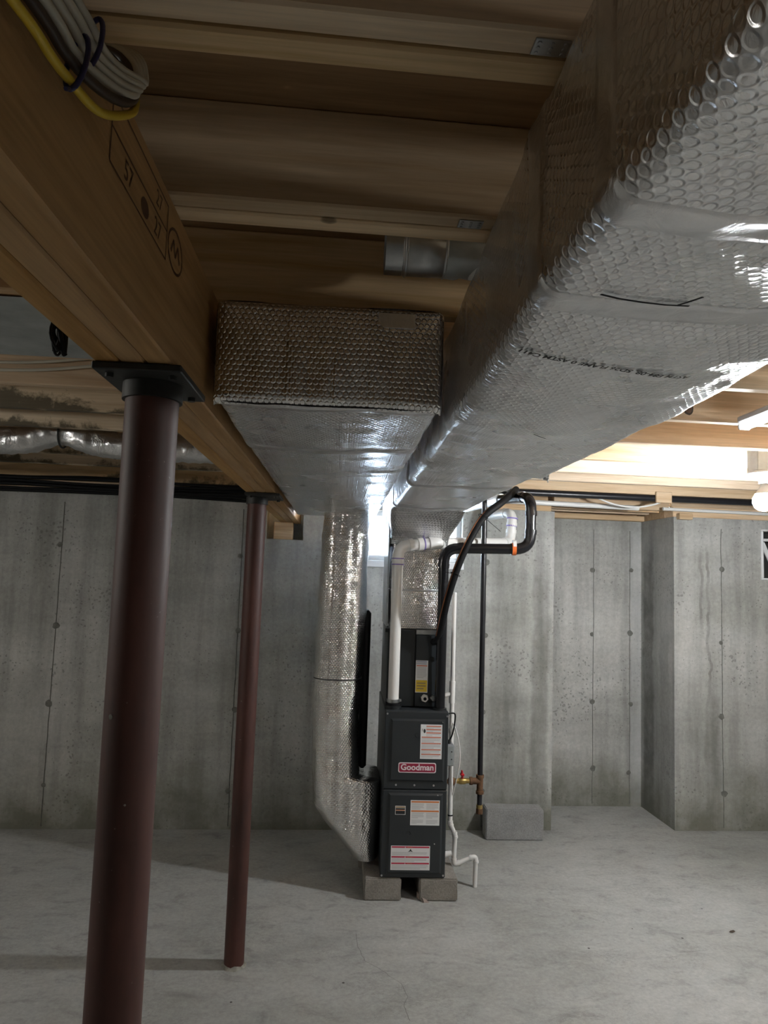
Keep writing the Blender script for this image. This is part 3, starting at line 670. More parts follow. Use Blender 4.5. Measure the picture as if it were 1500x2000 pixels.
def tape(st, y0, y1, seed, parent, axis='y', n=150, out=0.0022, mat=None, **kw):
    mb = duct(st, axis, n, min(0.008, (y1-y0)/4), out=out, seed=seed, amp=0.0045 if axis == 'y' else 0.007, ylo=y0, yhi=y1, dig=True, **kw)
    return mb.build('tape_strip', mat or M['tape'], parent=parent)
tape(SUP, 0.575, 0.635, 1, sup); tape(SUP, 0.80, 0.87, 1, sup)
tape(SUP2, 2.66, 2.72, 4, sup); tape(SUP2, 3.50, 3.57, 4, sup)
# printed line on the wrap, read from the far side
mb = MB(); rt_ = (-0.98, -0.20, 0.0); up_ = (-0.20, 0.98, 0.0)
mb.text('ASTM E84-08, 5D26 FLAME 0 ASTM C411', 0.0165, (0.385, 1.03, 1.9945), rt_, up_, bold=0.0005)
ob = mb.build('printed_line', M['ink_black'], parent=sup)
for vtx in ob.data.vertices:                                    # let the print follow the sagging wrap
    wx = vtx.co + WORLD[ob.name]; a0, a1 = 0.222, 0.65; wa = max(0.0, 1-abs((wx.x-(a0+a1)/2)/((a1-a0)/2))**2.2)
    _, q0, q1, b0, b1, sg = interp(SUP, wx.y); pos = Vector((wx.x, wx.y, b0-sg*wa)); amp = 0.0045
    dd = amp*nz(pos, 7, 1)+amp*0.55*nz(pos, 19, 2)+amp*0.8*max(0, nz(pos, 3.1, 3))
    vtx.co.z = b0-sg*wa-dd-0.0025 - WORLD[ob.name].z
mb = MB(); k = 9
P = [[(0.640+0.034*a/k+0.005*nz((a, b, 1), 0.8), 2.325+0.012*nz((a, b, 2), 0.7)-0.006*math.sin(a), 2.045-0.042*b/k*(0.4+0.6*a/k)+0.006*nz((a, b, 3), 0.9)) for b in range(k+1)] for a in range(k+1)]
for a in range(k):
    for b in range(k): mb.add([P[a][b], P[a+1][b], P[a+1][b+1], P[a][b+1]], [(0, 1, 2, 3)])
mb.build('torn_flap', M['tape'], parent=sup)
# cuts in the wrap: thin black slits
def slit(parent, pts, wd_=0.004):
    mb = MB()
    for a, b in zip(pts, pts[1:]):
        a, b = Vector(a), Vector(b); d = (b-a); n = Vector((-d.y, d.x, 0)).normalized()*wd_
        mb.quad(a-n, b-n, b+n, a+n)
    return mb.build('slit', M['black'], parent=parent)
def under(st, x, y, seed, amp=0.0045):
    _, a0, a1, b0, b1, sg = interp(st, y); wa = max(0.0, 1-abs((x-(a0+a1)/2)/((a1-a0)/2))**2.2); p = (x, y, b0-sg*wa)
    return b0-sg*wa-(amp*nz(p, 7, seed)+amp*0.55*nz(p, 19, seed+1)+amp*0.8*max(0, nz(p, 3.1, seed+2)))-0.0025
for ln in ([(0.285, 0.782), (0.31, 0.790), (0.34, 0.796), (0.37, 0.799), (0.40, 0.801)], [(0.385, 0.798), (0.392, 0.785), (0.400, 0.768)]):
    slit(sup, [(x, y, under(SUP, x, y, 1)-0.001) for x, y in ln], 0.0022)
slit(sup, [(x, 1.52+(x-0.42)*1.2, under(SUP, x, 1.52+(x-0.42)*1.2, 1)) for x in (0.40, 0.42, 0.44)], 0.0015)
# flared transition and plenum down to the coil cabinet (parts of the same duct)
TR = [(1.86, 0.262, 0.585, 3.98, 4.46, 0), (1.90, 0.262, 0.588, 3.96, 4.46, 0), (1.99, 0.245, 0.625, 3.76, 4.48, 0), (2.03, 0.240, 0.635, 3.70, 4.48, 0)]
duct(TR, 'z', 120, 0.012, seed=6, amp=0.004).build('transition', M['foil_far'], parent=sup)
PLN = [(1.392, 0.268, 0.580, 3.99, 4.45, 0), (1.87, 0.268, 0.580, 3.99, 4.45, 0)]
duct(PLN, 'z', 120, 0.012, seed=8, amp=0.008, rad=0.035).build('plenum_wrap', M['foil_fine'], parent=sup)
mb = MB(); mb.box((0.2535, 4.02, 1.40), (0.2585, 4.44, 1.90), 0.001); mb.box((0.2505, 3.995, 1.40), (0.2585, 4.018, 1.96), 0.001)
mb.build('side_panel', M['galv'], parent=sup)
tape(PLN, 1.60, 1.612, 8, sup, 'z', n=120, out=0.003, rad=0.035)
# --- return trunk on the left with its end panel, drop and boot
RET = [(1.505, -0.290, 0.197, 2.033, 2.252, 0.004), (1.9, -0.292, 0.197, 2.033, 2.252, 0.012), (2.2, -0.294, 0.197, 2.035, 2.252, 0.008), (4.32, -0.30, 0.192, 2.033, 2.252, 0.004)]
ret = thing('return_duct', 'foil bubble-wrapped return duct beside the beam, with drop and boot into the furnace', 'duct', (0, 4.15, 0.15))
duct(RET, 'y', 130, 0.018, seed=11, amp=0.004, capb=True).build('trunk_wrap', M['foil_far'], parent=ret)
mb = MB(); nx, nzv = 70, 34
P = [[None]*(nzv+1) for _ in range(nx+1)]
for i in range(nx+1):
    for j in range(nzv+1):
        s, t = i/nx*2-1, j/nzv*2-1
        x = -0.0465+0.247*s; z = 2.142+0.113*t
        e = (1-min(1, (1-abs(s))/0.05))**2*0.02+(1-min(1, (1-abs(t))/0.11))**2*0.02
        pz = (x, 1.4, z)
        P[i][j] = (x, 1.494+e-0.006*nz((x, 0, z*0.3), 16, 3)-0.004*nz(pz, 8, 3)-0.008*max(0, 1-s*s)*max(0, 1-t*t), z)
for i in range(nx):
    for j in range(nzv):
        mb.add([P[i][j], P[i+1][j], P[i+1][j+1], P[i][j+1]], [(0, 1, 2, 3)], 0, True)
        mb.uv[len(mb.f)-1] = tuple((P[a][b][0]+1, P[a][b][2]) for a, b in ((i, j), (i+1, j), (i+1, j+1), (i, j+1)))
ep = mb.build('end_panel', M['foil_panel'], parent=ret)
# merge coincident vertices so the panel shades smoothly
import bmesh
def weld(o, d=1e-5):
    bm = bmesh.new(); bm.from_mesh(o.data); bmesh.ops.remove_doubles(bm, verts=bm.verts, dist=d); bm.to_mesh(o.data); bm.free()
weld(ep)
tape(RET, 1.508, 1.545, 11, ret); tape(RET, 1.98, 2.05, 11, ret)
# patch of plain foil on the end panel's upper right
mb = MB(); mb.box((0.055, 1.486, 2.205), (0.135, 1.4875, 2.238), 0.0006); mb.build('foil_patch', M['tape'], parent=ret)
DROP = [(0.150, 0.11, 0.252, 4.00, 4.36, 0), (0.18, 0.085, 0.252, 3.995, 4.37, 0), (0.423, -0.118, 0.252, 3.99, 4.37, 0), (0.545, -0.125, 0.252, 3.99, 4.37, 0), (0.563, -0.127, 0.245, 3.99, 4.37, 0),
        (0.575, -0.128, 0.135, 3.99, 4.34, 0), (0.80, -0.137, 0.118, 3.99, 4.34, 0), (1.10, -0.137, 0.125, 3.99, 4.34, 0), (1.5, -0.132, 0.138, 3.99, 4.34, 0), (1.95, -0.122, 0.142, 3.99, 4.34, 0), (2.035, -0.118, 0.142, 3.99, 4.34, 0)]
duct(DROP, 'z', 130, 0.012, seed=14, amp=0.008, capa=True, rad=0.075, puff=0.03).build('drop_wrap', M['foil_fine'], parent=ret)
tape(DROP, 1.10, 1.107, 14, ret, 'z', n=130, out=0.003, mat=M['steel_dark'], rad=0.075, puff=0.03).name = 'strap'
mb = MB(); mb.box((0.128, 4.10, 0.60), (0.172, 4.36, 1.48), 0.015); mb.build('shaded_flank', M['black'], parent=ret)  # drop's right flank painted black for its deep shade and the furnace's reflection

# ================================================================== FURNACE
fx0, fx1, fy0, fy1, fz0, fz1 = 0.255, 0.593, 3.85, 4.50, 0.114, 0.968
fur = thing('gas_furnace', 'tall charcoal gas furnace with two doors and warning labels on concrete blocks', 'furnace', (0.424, 4.17, fz0))
mb = MB(); mb.box((fx0, fy0+0.02, fz0), (fx1, fy1, fz1), 0.004); mb.build('cabinet', M['furnace'], parent=fur)
def door(z0, z1, fld, name):
    mb = MB(); mb.box((fx0-0.001, fy0+0.002, z0), (fx1+0.001, fy0+0.019, z1), 0.005)
    x0, x1, a, b = fld; y = fy0+0.002; e = 0.010
    o = [(x0, y, a), (x1, y, a), (x1, y, b), (x0, y, b)]; i_ = [(x0+e, y-0.009, a+e), (x1-e, y-0.009, a+e), (x1-e, y-0.009, b-e), (x0+e, y-0.009, b-e)]
    mb.add(o+i_, [(0, 1, 5, 4), (1, 2, 6, 5), (2, 3, 7, 6), (3, 0, 4, 7), (4, 5, 6, 7)])
    return mb.build(name, M['furnace'], parent=fur)
FU = (0.285, 0.576, 0.605, 0.928); FL = (0.285, 0.573, 0.138, 0.545)
dU = door(0.563, 0.966, FU, 'upper_door'); dL = door(0.116, 0.561, FL, 'lower_door')
YL = fy0-0.0074                                           # face of the raised door fields
def label(x0, x1, z0, z1, parent, name, draw, lab, y=YL, th=0.0008):
    mb = MB(); mb.box((x0, y-th, z0), (x1, y, z1), 0)
    draw(mb, y-th-0.0004)
    o = mb.build(name, [M['paper'], M['orange'], M['crimson'], M['ink'], M['ink_black'], M['yellow_label'], M['salmon'], M['blue_ink'], M['tan'], M['furnace_dark'], M['badge'], M['badge_edge']], parent=parent)
    if lab: o['label'] = lab
    return o
def bar(mb, y, x0, x1, z0, z1, mat): mb.quad((x0, y, z0), (x1, y, z0), (x1, y, z1), (x0, y, z1), mat)
def lines(mb, y, x0, x1, z0, z1, n, mat=3, seed=0):
    rd = random.Random(seed); h = (z1-z0)/n
    for i in range(n):
        z = z1-(i+0.5)*h; e = x1-(x1-x0)*(rd.uniform(0.2, 0.6) if i == n-1 else rd.uniform(0, 0.08)); bar(mb, y, x0, e, z-h*0.22, z+h*0.22, mat)
def tri(mb, y, x, z, s, mat): mb.add([(x-s, y, z-s), (x+s, y, z-s), (x, y, z+s)], [(0, 1, 2)], mat)
def d1(mb, y):
    x0, x1, z0, z1 = 0.444, 0.559, 0.724, 0.902
    for k, z in enumerate((0.893, 0.876, 0.859, 0.836, 0.804, 0.772, 0.748)):
        xa = x0+0.030 if k < 3 else x0+0.006; bar(mb, y, xa, x1-0.006, z-0.0028, z+0.0028, 6)
        nz_ = (0.893, 0.876, 0.859, 0.836, 0.804, 0.772, 0.748, 0.726)[k+1]
        lines(mb, y, xa, x1-0.007, nz_+0.004, z-0.004, 2 if k < 3 else 3, 3, k)
    el = [(x0+0.021+0.006*math.cos(t*math.pi/6), y, 0.868+0.011*math.sin(t*math.pi/6)) for t in range(12)]; mb.add(el, [tuple(range(12))], 4)
    lines(mb, y, x0+0.006, x0+0.013, 0.865, 0.88, 3, 4)
label(0.444, 0.559, 0.724, 0.902, dU, 'warning_label', d1, 'white label with thin salmon bars')
def d2(mb, y):
    x0, x1, z0, z1 = 0.402, 0.556, 0.385, 0.512
    bar(mb, y, x0+0.004, x1-0.004, 0.500, 0.508, 1); bar(mb, y, x0+0.004, x1-0.004, 0.453, 0.461, 1)
    xm = (x0+x1)/2
    for a, b in ((0.465, 0.497), (0.420, 0.450), (0.392, 0.414)):
        lines(mb, y, x0+0.006, xm-0.006, a, b, 5, 3, int(a*1000)); lines(mb, y, xm+0.006, x1-0.006, a, b, 5, 3, int(a*999))
label(0.402, 0.556, 0.385, 0.512, dL, 'warning_label', d2, 'white label with two orange bars')
def d3(mb, y):
    x0, x1, z0, z1 = 0.306, 0.511, 0.159, 0.281
    for z in (0.2745, 0.225, 0.193):
        bar(mb, y, x0+0.004, x1-0.004, z-0.0038, z+0.0038, 2); tri(mb, y-0.0003, x0+0.075, z, 0.0030, 0); bar(mb, y-0.0003, x0+0.086, x0+0.112, z-0.0012, z+0.0012, 6)
    lines(mb, y, x0+0.006, x1-0.006, 0.232, 0.250, 3, 3, 5); lines(mb, y, x0+0.006, x1-0.006, 0.200, 0.219, 3, 3, 6); lines(mb, y, x0+0.006, x1-0.006, 0.163, 0.187, 4, 3, 7)
    c = x0+0.1025; mb.add([(c-0.014, y, 0.252), (c-0.006, y, 0.256), (c, y, 0.266), (c+0.006, y, 0.256), (c+0.014, y, 0.252), (c+0.004, y, 0.252), (c, y, 0.2545), (c-0.004, y, 0.252)], [(0, 1, 7), (1, 2, 6), (1, 6, 7), (2, 3, 6), (3, 5, 6), (3, 4, 5)], 4)
label(0.306, 0.511, 0.159, 0.281, dL, 'warning_label', d3, 'white label with three red bars and a pictogram')
def d4(mb, y):
    bar(mb, y, 0.3245, 0.3735, 0.472, 0.480, 8); bar(mb, y, 0.3245, 0.3735, 0.4625, 0.4705, 9); bar(mb, y, 0.3245, 0.3735, 0.4585, 0.4618, 1); bar(mb, y, 0.3245, 0.3735, 0.440, 0.4575, 9)
label(0.322, 0.376, 0.4375, 0.482, dL, 'energy_sticker', d4, 'small dark sticker with tan border')
# name badge
mb = MB()
def rr_face(x0, x1, z0, z1, rad, y, mat, th=0.002):
    P = []
    for cx, cz, a0 in ((x0+rad, z1-rad, 90), (x0+rad, z0+rad, 180), (x1-rad, z0+rad, 270), (x1-rad, z1-rad, 0)):
        for k in range(6): a = math.radians(a0+90*k/5); P.append((cx+rad*math.cos(a), cz+rad*math.sin(a)))
    n = len(P); mb.add([(a, y, b) for a, b in P]+[(a, y+th, b) for a, b in P], [tuple(range(n))]+[(i, n+i, n+(i+1) % n, (i+1) % n) for i in range(n)], mat)
rr_face(0.331, 0.531, 0.652, 0.704, 0.010, YL-0.002, 1); rr_face(0.3355, 0.5265, 0.6565, 0.6995, 0.008, YL-0.0028, 0, 0.0008)
mb.text('Goodman', 0.0435, (0.431, YL-0.0034, 0.6795), (1, 0, 0), (0, 0, 1), 1, bold=0.0012)
o = mb.build('name_badge', [M['badge'], M['badge_edge']], parent=dU); o['label'] = 'maroon badge reading Goodman in silver letters'
# screws and knock-outs
def screw(x, z, parent, y=fy0+0.002, rr=0.0052):
    mb = MB(); mb.tube([(x, y+0.001, z), (x, y-0.003, z)], rr, 8); mb.build('screw', M['screw'], parent=parent)
for x, z in ((0.266, 0.952), (0.586, 0.945), (0.322, 0.586), (0.420, 0.586), (0.522, 0.586)): screw(x, z, dU)
for x, z in ((0.262, 0.128), (0.584, 0.130)): screw(x, z, dL)
screw(0.561, 0.915, dU, YL, 0.003); screw(0.545, 0.536, dL, YL+0.004, 0.004); screw(0.533, 0.292, dL, YL, 0.003)
for x, z, pr in ((0.428, 0.846, dU), (0.395, 0.345, dL)):
    mb = MB(); ring = [(x+0.011*math.cos(t*math.pi/10), YL-0.0005, z+0.011*math.sin(t*math.pi/10)) for t in range(21)]; mb.tube(ring, 0.0009, 6); mb.build('knockout', M['furnace_dark'], parent=pr)
mb = MB(); mb.tube([(0.299, 3.925, 0.967), (0.299, 3.925, 0.985)], 0.046, 24); mb.build('vent_collar', M['furnace_dark'], parent=fur)
mb = MB(); mb.tube([(0.552, 3.915, 0.967), (0.552, 3.915, 0.978)], 0.038, 24); mb.build('vent_collar', M['furnace_dark'], parent=fur)
# coil cabinet on top
coil = thing('coil_cabinet', 'black evaporator coil cabinet with yellow tag standing on the furnace', 'cabinet', (0.42, 4.2, 0.969))
mb = MB(); mb.box((0.262, 3.975, 0.969), (0.582, 4.48, 1.388), 0.003); mb.build('body', M['furnace'], parent=coil)
mb = MB(); mb.box((0.262, 3.958, 0.972), (0.414, 3.974, 1.384), 0.004); mb.build('left_panel', M['furnace_dark'], parent=coil)
mb = MB(); mb.box((0.418, 3.966, 0.972), (0.580, 3.974, 1.360), 0.003); mb.build('right_panel', M['furnace'], parent=coil)
mb = MB(); mb.box((0.246, 3.955, 1.372), (0.280, 3.975, 1.392), 0.002); mb.tube([(0.256, 3.956, 1.381), (0.256, 3.951, 1.381)], 0.004, 8); mb.build('bracket', M['furnace_dark'], parent=coil)
mb = MB(); mb.box((0.418, 3.968, 1.362), (0.560, 3.974, 1.389), 0.002); mb.build('top_rail', M['galv'], parent=coil)
def d5(mb, y):
    for z in (1.2175, 1.2105, 1.203): bar(mb, y, 0.424, 0.482, z-0.0015, z+0.0015, 7)
    bar(mb, y, 0.426, 0.484, 1.190, 1.196, 6); lines(mb, y, 0.428, 0.482, 1.125, 1.186, 9, 3, 3); bar(mb, y, 0.424, 0.486, 1.052, 1.115, 5); lines(mb, y-0.0002, 0.430, 0.480, 1.062, 1.106, 3, 8, 9)
label(0.421, 0.489, 1.048, 1.222, coil, 'rating_label', d5, 'tall white label with yellow foot', y=3.966)
mb = MB(); mb.tube([(0.473, 3.966, 1.020), (0.473, 3.945, 1.020)], 0.021, 6); mb.tube([(0.473, 3.945, 1.020), (0.473, 3.930, 1.020)], 0.016, 18); mb.tube([(0.473, 3.9299, 1.020), (0.473, 3.9297, 1.020)], 0.009, 14, 1)
mb.build('drain_port', [M['pvc'], M['black']], parent=coil)
mb = MB(); mb.tube([(0.525, 3.966, 1.022), (0.525, 3.935, 1.022)], 0.017, 8); mb.tube([(0.503, 3.952, 1.022), (0.535, 3.952, 1.022)], 0.011, 10); mb.build('drain_plug', M['galv'], parent=coil)
mb = MB(); mb.tube([(0.512, 3.966, 1.230), (0.512, 3.960, 1.230)], 0.014, 16); mb.build('knockout', M['furnace_dark'], parent=coil)
# blocks under the furnace and the loose block
def cblock(name, x0, x1, y0, y1, z1, mat, lab, grp=None, rot=0):
    cx, cy = (x0+x1)/2, (y0+y1)/2
    bm = bmesh.new(); bmesh.ops.create_cube(bm, size=1)
    for v in bm.verts: v.co = Vector((v.co.x*(x1-x0), v.co.y*(y1-y0), (v.co.z+0.5)*z1))
    bmesh.ops.bevel(bm, geom=list(bm.edges), offset=0.006, segments=2, affect='EDGES')
    bmesh.ops.subdivide_edges(bm, edges=[e for e in bm.edges if e.calc_length() > 0.06], cuts=5, use_grid_fill=True)
    for v in bm.verts:
        d = 0.0025*nz(v.co+Vector((cx, cy, 0)), 25); v.co.x += d; v.co.y += d*0.6
        if v.co.z > 0.01: v.co.z += d*0.4
    me = bpy.data.meshes.new(name); bm.to_mesh(me); bm.free(); me.materials.append(mat)
    o = bpy.data.objects.new(name, me); C.objects.link(o); o.location = (cx, cy, 0); o.rotation_euler = (0, 0, rot); WORLD[o.name] = Vector(o.location)
    return tag(o, lab, 'block', grp)
cblock('concrete_block', 0.174, 0.367, 3.852, 4.24, 0.113, M['block'], 'tan concrete block under the left front of the furnace', 'blocks under the furnace')
cblock('concrete_block', 0.463, 0.662, 3.852, 4.24, 0.113, M['block'], 'tan concrete block under the right front of the furnace', 'blocks under the furnace')
cblock('concrete_block', 0.155, 0.66, 4.255, 4.45, 0.113, M['block'], 'concrete block under the rear of the furnace, below the boot', 'blocks under the furnace')
cblock('concrete_block', 0.99, 1.371, 4.735, 4.855, 0.196, M['block_grey'], 'loose smooth grey block lying by the back wall, under the gas pipe')
mb = MB(); mb.add([(0.487, 3.835, 0.0), (0.515, 3.838, 0.0), (0.462, 3.90, 0.0), (0.455, 3.892, 0.0), (0.480, 3.842, 0.018), (0.500, 3.846, 0.010), (0.456, 3.90, 0.03), (0.452, 3.893, 0.03)],
                 [(0, 3, 2, 1), (4, 5, 6, 7), (0, 1, 5, 4), (1, 2, 6, 5), (2, 3, 7, 6), (3, 0, 4, 7)])
tag(mb.build('stone_chip', M['slate']), 'thin reddish stone chip on the floor between the furnace blocks', 'stone chip')

# hairline crack in the slab and a dark flake lying on it
mb = MB(); cp = [(0.242, 3.506), (0.248, 3.39), (0.268, 3.269), (0.33, 3.2), (0.368, 3.142), (0.409, 3.089), (0.425, 2.996), (0.402, 2.928), (0.415, 2.839)]
for (a, b) in zip(cp, cp[1:]):
    k = 6
    for i in range(k):
        q0 = [a[j]+(b[j]-a[j])*i/k for j in (0, 1)]; q1 = [a[j]+(b[j]-a[j])*(i+1)/k for j in (0, 1)]
        q0[0] += 0.006*nz((q0[0], q0[1], 0), 30); q1[0] += 0.006*nz((q1[0], q1[1], 0), 30)
        t = 0.0008+0.0008*abs(nz((q0[0], q0[1], 3), 9))
        mb.add([(q0[0]-t, q0[1], 0.0004), (q0[0]+t, q0[1], 0.0004), (q1[0]+t, q1[1], 0.0004), (q1[0]-t, q1[1], 0.0004)], [(0, 1, 2, 3)])
mb.build('crack', M['seam'], parent=floor)
mb = MB(); fx, fy = (1.969, 3.549)
mb.add([(fx-0.016, fy, 0.001), (fx-0.004, fy-0.009, 0.002), (fx+0.016, fy-0.003, 0.006), (fx+0.010, fy+0.007, 0.008), (fx-0.006, fy+0.007, 0.004), (fx, fy, 0.0005)], [(0, 1, 5), (1, 2, 5), (2, 3, 5), (3, 4, 5), (4, 0, 5), (0, 4, 3, 2, 1)])
tag(mb.build('dark_flake', M['cable_brown']), 'small dark flake lying alone on the right of the bare floor', 'flake')
# ================================================================== PIPES
def pipe_run(root, pts, rr, R, mat, hub=1.16, n=18, elbow='elbow', pipe='pipe', ext=0.025):
    st, ar = arc_fillet(pts, R)
    for a, b in st:
        mb = MB(); mb.tube([a, b], rr, n); mb.build(pipe, mat, parent=root)
    for a in ar:
        d0 = (a[0]-a[1]).normalized(); d1 = (a[-1]-a[-2]).normalized(); pth = [a[0]+d0*ext]+a+[a[-1]+d1*ext]
        mb = MB(); mb.tube(pth, rr*1.07, n); mb.tube([pth[0], a[0]], rr*hub, n); mb.tube([a[-1], pth[-1]], rr*hub, n)
        mb.build(elbow, mat, parent=root)
def ring_part(root, name, c, d, rr, mat, wd_=0.012, n=20):
    c, d = Vector(c), Vector(d).normalized(); mb = MB(); mb.tube([c-d*wd_/2, c+d*wd_/2], rr, n); return mb.build(name, mat, parent=root)
# white exhaust pipe
pv = thing('vent_pipe', 'white plastic vent pipe rising from the furnace and turning right', 'pipe', (0.299, 3.925, 0.985), 'furnace vent pipes')
WP = [(0.299, 3.925, 0.985), (0.300, 3.925, 1.845), (0.52, 3.97, 1.875), (1.085, 4.60, 1.925), (1.10, 4.61, 2.125), (1.00, 4.88, 2.12)]
pipe_run(pv, WP, 0.030, 0.07, M['pvc'])
for z in (1.745, 1.777): ring_part(pv, 'primer_ring', (0.300, 3.925, z), (0, 0, 1), 0.0357, M['primer'], 0.006)
dd = Vector(WP[3])-Vector(WP[2]); ring_part(pv, 'primer_ring', Vector((0.445, 3.955, 1.865)), Vector(WP[2])-Vector(WP[1]), 0.0357, M['primer'], 0.006)
ring_part(pv, 'coupling', Vector((0.425, 3.951, 1.862)), Vector(WP[2])-Vector(WP[1]), 0.0352, M['pvc'], 0.03)
for z in (2.035, 2.085): ring_part(pv, 'primer_ring', (1.085+(z-1.925)*0.075, 4.605, z), (0.07, 0.04, 1), 0.0357, M['primer'], 0.008)
ring_part(pv, 'hose_clamp', (0.299, 3.925, 1.010), (0, 0, 1), 0.037, M['galv'], 0.016)
mb = MB(); mb.box((0.325, 3.912, 1.005), (0.343, 3.926, 1.018), 0.002); mb.build('clamp_screw', M['screw'], parent=pv)
ring_part(pv, 'rubber_collar', (0.299, 3.925, 0.992), (0, 0, 1), 0.041, M['black'], 0.014)
# black intake pipe
pb = thing('vent_pipe', 'black plastic vent pipe with orange sticker, rising beside the white one', 'pipe', (0.552, 3.915, 0.979), 'furnace vent pipes')
BP = [(0.552, 3.915, 0.979), (0.552, 3.90, 1.842), (1.022, 3.86, 1.852), (1.024, 3.86, 2.142), (0.93, 4.20, 2.16)]
pipe_run(pb, BP, 0.0285, 0.085, M['black_pipe'])
ring_part(pb, 'sticker', (0.933, 3.868, 1.850), (1, -0.085, 0.02), 0.0345, M['orange_sticker'], 0.022)
ring_part(pb, 'sticker', (0.935, 3.868, 1.868), (1, -0.085, 0.02), 0.0325, M['paper'], 0.018)
ring_part(pb, 'coupling', (0.924, 4.23, 2.16), (-0.27, 1, 0), 0.036, M['pvc'], 0.06)
mb = MB(); mb.tube([(0.92, 4.25, 2.16), (0.79, 4.87, 2.16)], 0.030, 16); mb.build('wall_stub', M['pvc'], parent=pb)
# refrigerant line set: insulated suction line and bare copper
LS = [(0.515, 3.96, 1.325), (0.535, 3.90, 1.36), (0.566, 3.80, 1.58), (0.63, 3.76, 1.80), (0.735, 3.78, 2.00), (0.845, 3.83, 2.095), (0.94, 3.98, 2.165), (1.02, 4.2, 2.225), (1.06, 4.45, 2.24), (1.08, 4.80, 2.245)]
ls = thing('refrigerant_line', 'black foam-insulated refrigerant line curving up from the coil cabinet', 'pipe', LS[0])
mb = MB(); mb.tube(spline(LS, 8), 0.0195, 16); mb.build('insulation', M['black'], parent=ls)
mb = MB(); mb.tube(spline([Vector(p)+Vector((-0.016, -0.011, 0.004)) for p in LS[1:]], 8), 0.0036, 10); o = mb.build('copper_line', M['copper'], parent=ls); o['label'] = 'bare copper liquid line'
for p, q in (((0.742, 3.78, 2.015), (0.10, 0.02, -0.075)), ((0.598, 3.775, 1.70), (-0.06, 0.02, 0.012))):
    mb = MB(); p = Vector(p); dirn = Vector((0.35, 0.1, 0.8)).normalized(); a = dirn.orthogonal().normalized(); b = dirn.cross(a)
    mb.tube([p+(a*math.cos(t*math.pi/8)+b*math.sin(t*math.pi/8))*0.0275 for t in range(17)], 0.0018, 6); mb.tube([p+Vector(q)*0.25, p+Vector(q)], 0.0014, 6); mb.build('cable_tie', M['black'], parent=ls)
# black iron gas pipe with tee, valve and drip leg
GX, GY = 0.838, 4.20
gp = thing('gas_pipe_or_shade_bar', 'upright black iron gas pipe with brass valve right of the furnace', 'pipe', (GX, GY, 0.335))
mb = MB(); mb.tube([(GX, GY, 0.55), (GX-0.008, GY, 2.2895)], 0.0155, 16); mb.build('riser', M['black_iron'], parent=gp)
mb = MB(); mb.tube([(GX, GY, 0.455), (GX, GY, 0.545)], 0.0185, 16)
for z in (0.455, 0.545): mb.tube([(GX, GY, z-0.008), (GX, GY, z+0.008)], 0.023, 16)
mb.tube([(GX-0.055, GY, 0.518), (GX, GY, 0.518)], 0.0185, 16); mb.tube([(GX-0.06, GY, 0.518), (GX-0.045, GY, 0.518)], 0.023, 16); mb.build('tee', M['rust'], parent=gp)
mb = MB(); mb.tube([(GX, GY, 0.375), (GX, GY, 0.447)], 0.0145, 14); mb.build('nipple', M['black_iron'], parent=gp)
mb = MB(); mb.tube([(GX, GY, 0.336), (GX, GY, 0.366)], 0.0195, 16); mb.tube([(GX, GY, 0.366), (GX, GY, 0.386)], 0.0185, 16, 1); mb.build('drip_cap', [M['rust'], M['brass']], parent=gp)
mb = MB(); mb.tube([(GX-0.145, GY, 0.516), (GX-0.06, GY, 0.518)], 0.0145, 14)
mb.tube([(GX-0.128, GY, 0.516), (GX-0.118, GY, 0.516), (GX-0.104, GY, 0.516), (GX-0.090, GY, 0.517), (GX-0.08, GY, 0.517)], [0.014, 0.0185, 0.019, 0.0185, 0.014], 16); mb.build('valve', M['brass'], parent=gp)
mb = MB(); mb.tube([(GX-0.104, GY-0.004, 0.533), (GX-0.104, GY-0.006, 0.553)], 0.007, 10); mb.box((GX-0.116, GY-0.02, 0.548), (GX-0.094, GY+0.012, 0.560), 0.003); mb.box((GX-0.112, GY-0.014, 0.558), (GX-0.102, GY+0.006, 0.578), 0.003)
o = mb.build('valve_handle', M['red_plastic'], parent=gp); o['label'] = 'small red lever handle'
mb = MB(); mb.tube([(GX-0.185, GY, 0.512), (GX-0.175, GY, 0.512), (GX-0.160, GY, 0.514), (GX-0.147, GY, 0.516)], [0.020, 0.028, 0.028, 0.018], 8); mb.tube([(0.595, GY, 0.510), (GX-0.185, GY, 0.512)], 0.013, 12); mb.build('union', M['rust'], parent=gp)
# white condensate drain
dr = thing('drain_pipe', 'thin white condensate drain pipe down the right side of the furnace to the floor', 'pipe', (0.64, 4.05, 0.1))
DY = 4.03
pipe_run(dr, [(0.636, DY, 1.60), (0.638, DY, 0.835), (0.643, DY, 0.335), (0.672, DY, 0.275), (0.668, DY, 0.115), (0.791, DY+0.0, 0.165), (0.787, DY, 0.002)], 0.0125, 0.016, M['pvc'], hub=1.28, n=14, ext=0.012)
mb = MB(); mb.tube([(0.595, DY, 0.165), (0.655, DY, 0.178)], [0.020, 0.013], 14); mb.build('inlet', M['pvc'], parent=dr)
mb = MB(); mb.tube([(0.636, DY, 0.985), (0.637, DY, 1.105)], 0.0165, 14); mb.tube([(0.597, DY, 1.025), (0.636, DY, 1.040)], 0.012, 12); mb.build('tee', M['pvc'], parent=dr)
ring_part(dr, 'tie', (0.6425, DY, 0.38), (0, 0, 1), 0.0145, M['black'], 0.006)
mb = MB(); mb.tube([(0.609, DY+0.03, 0.30), (0.609, DY+0.03, 0.62)], 0.0065, 8); mb.build('small_tube', M['pvc'], parent=dr)
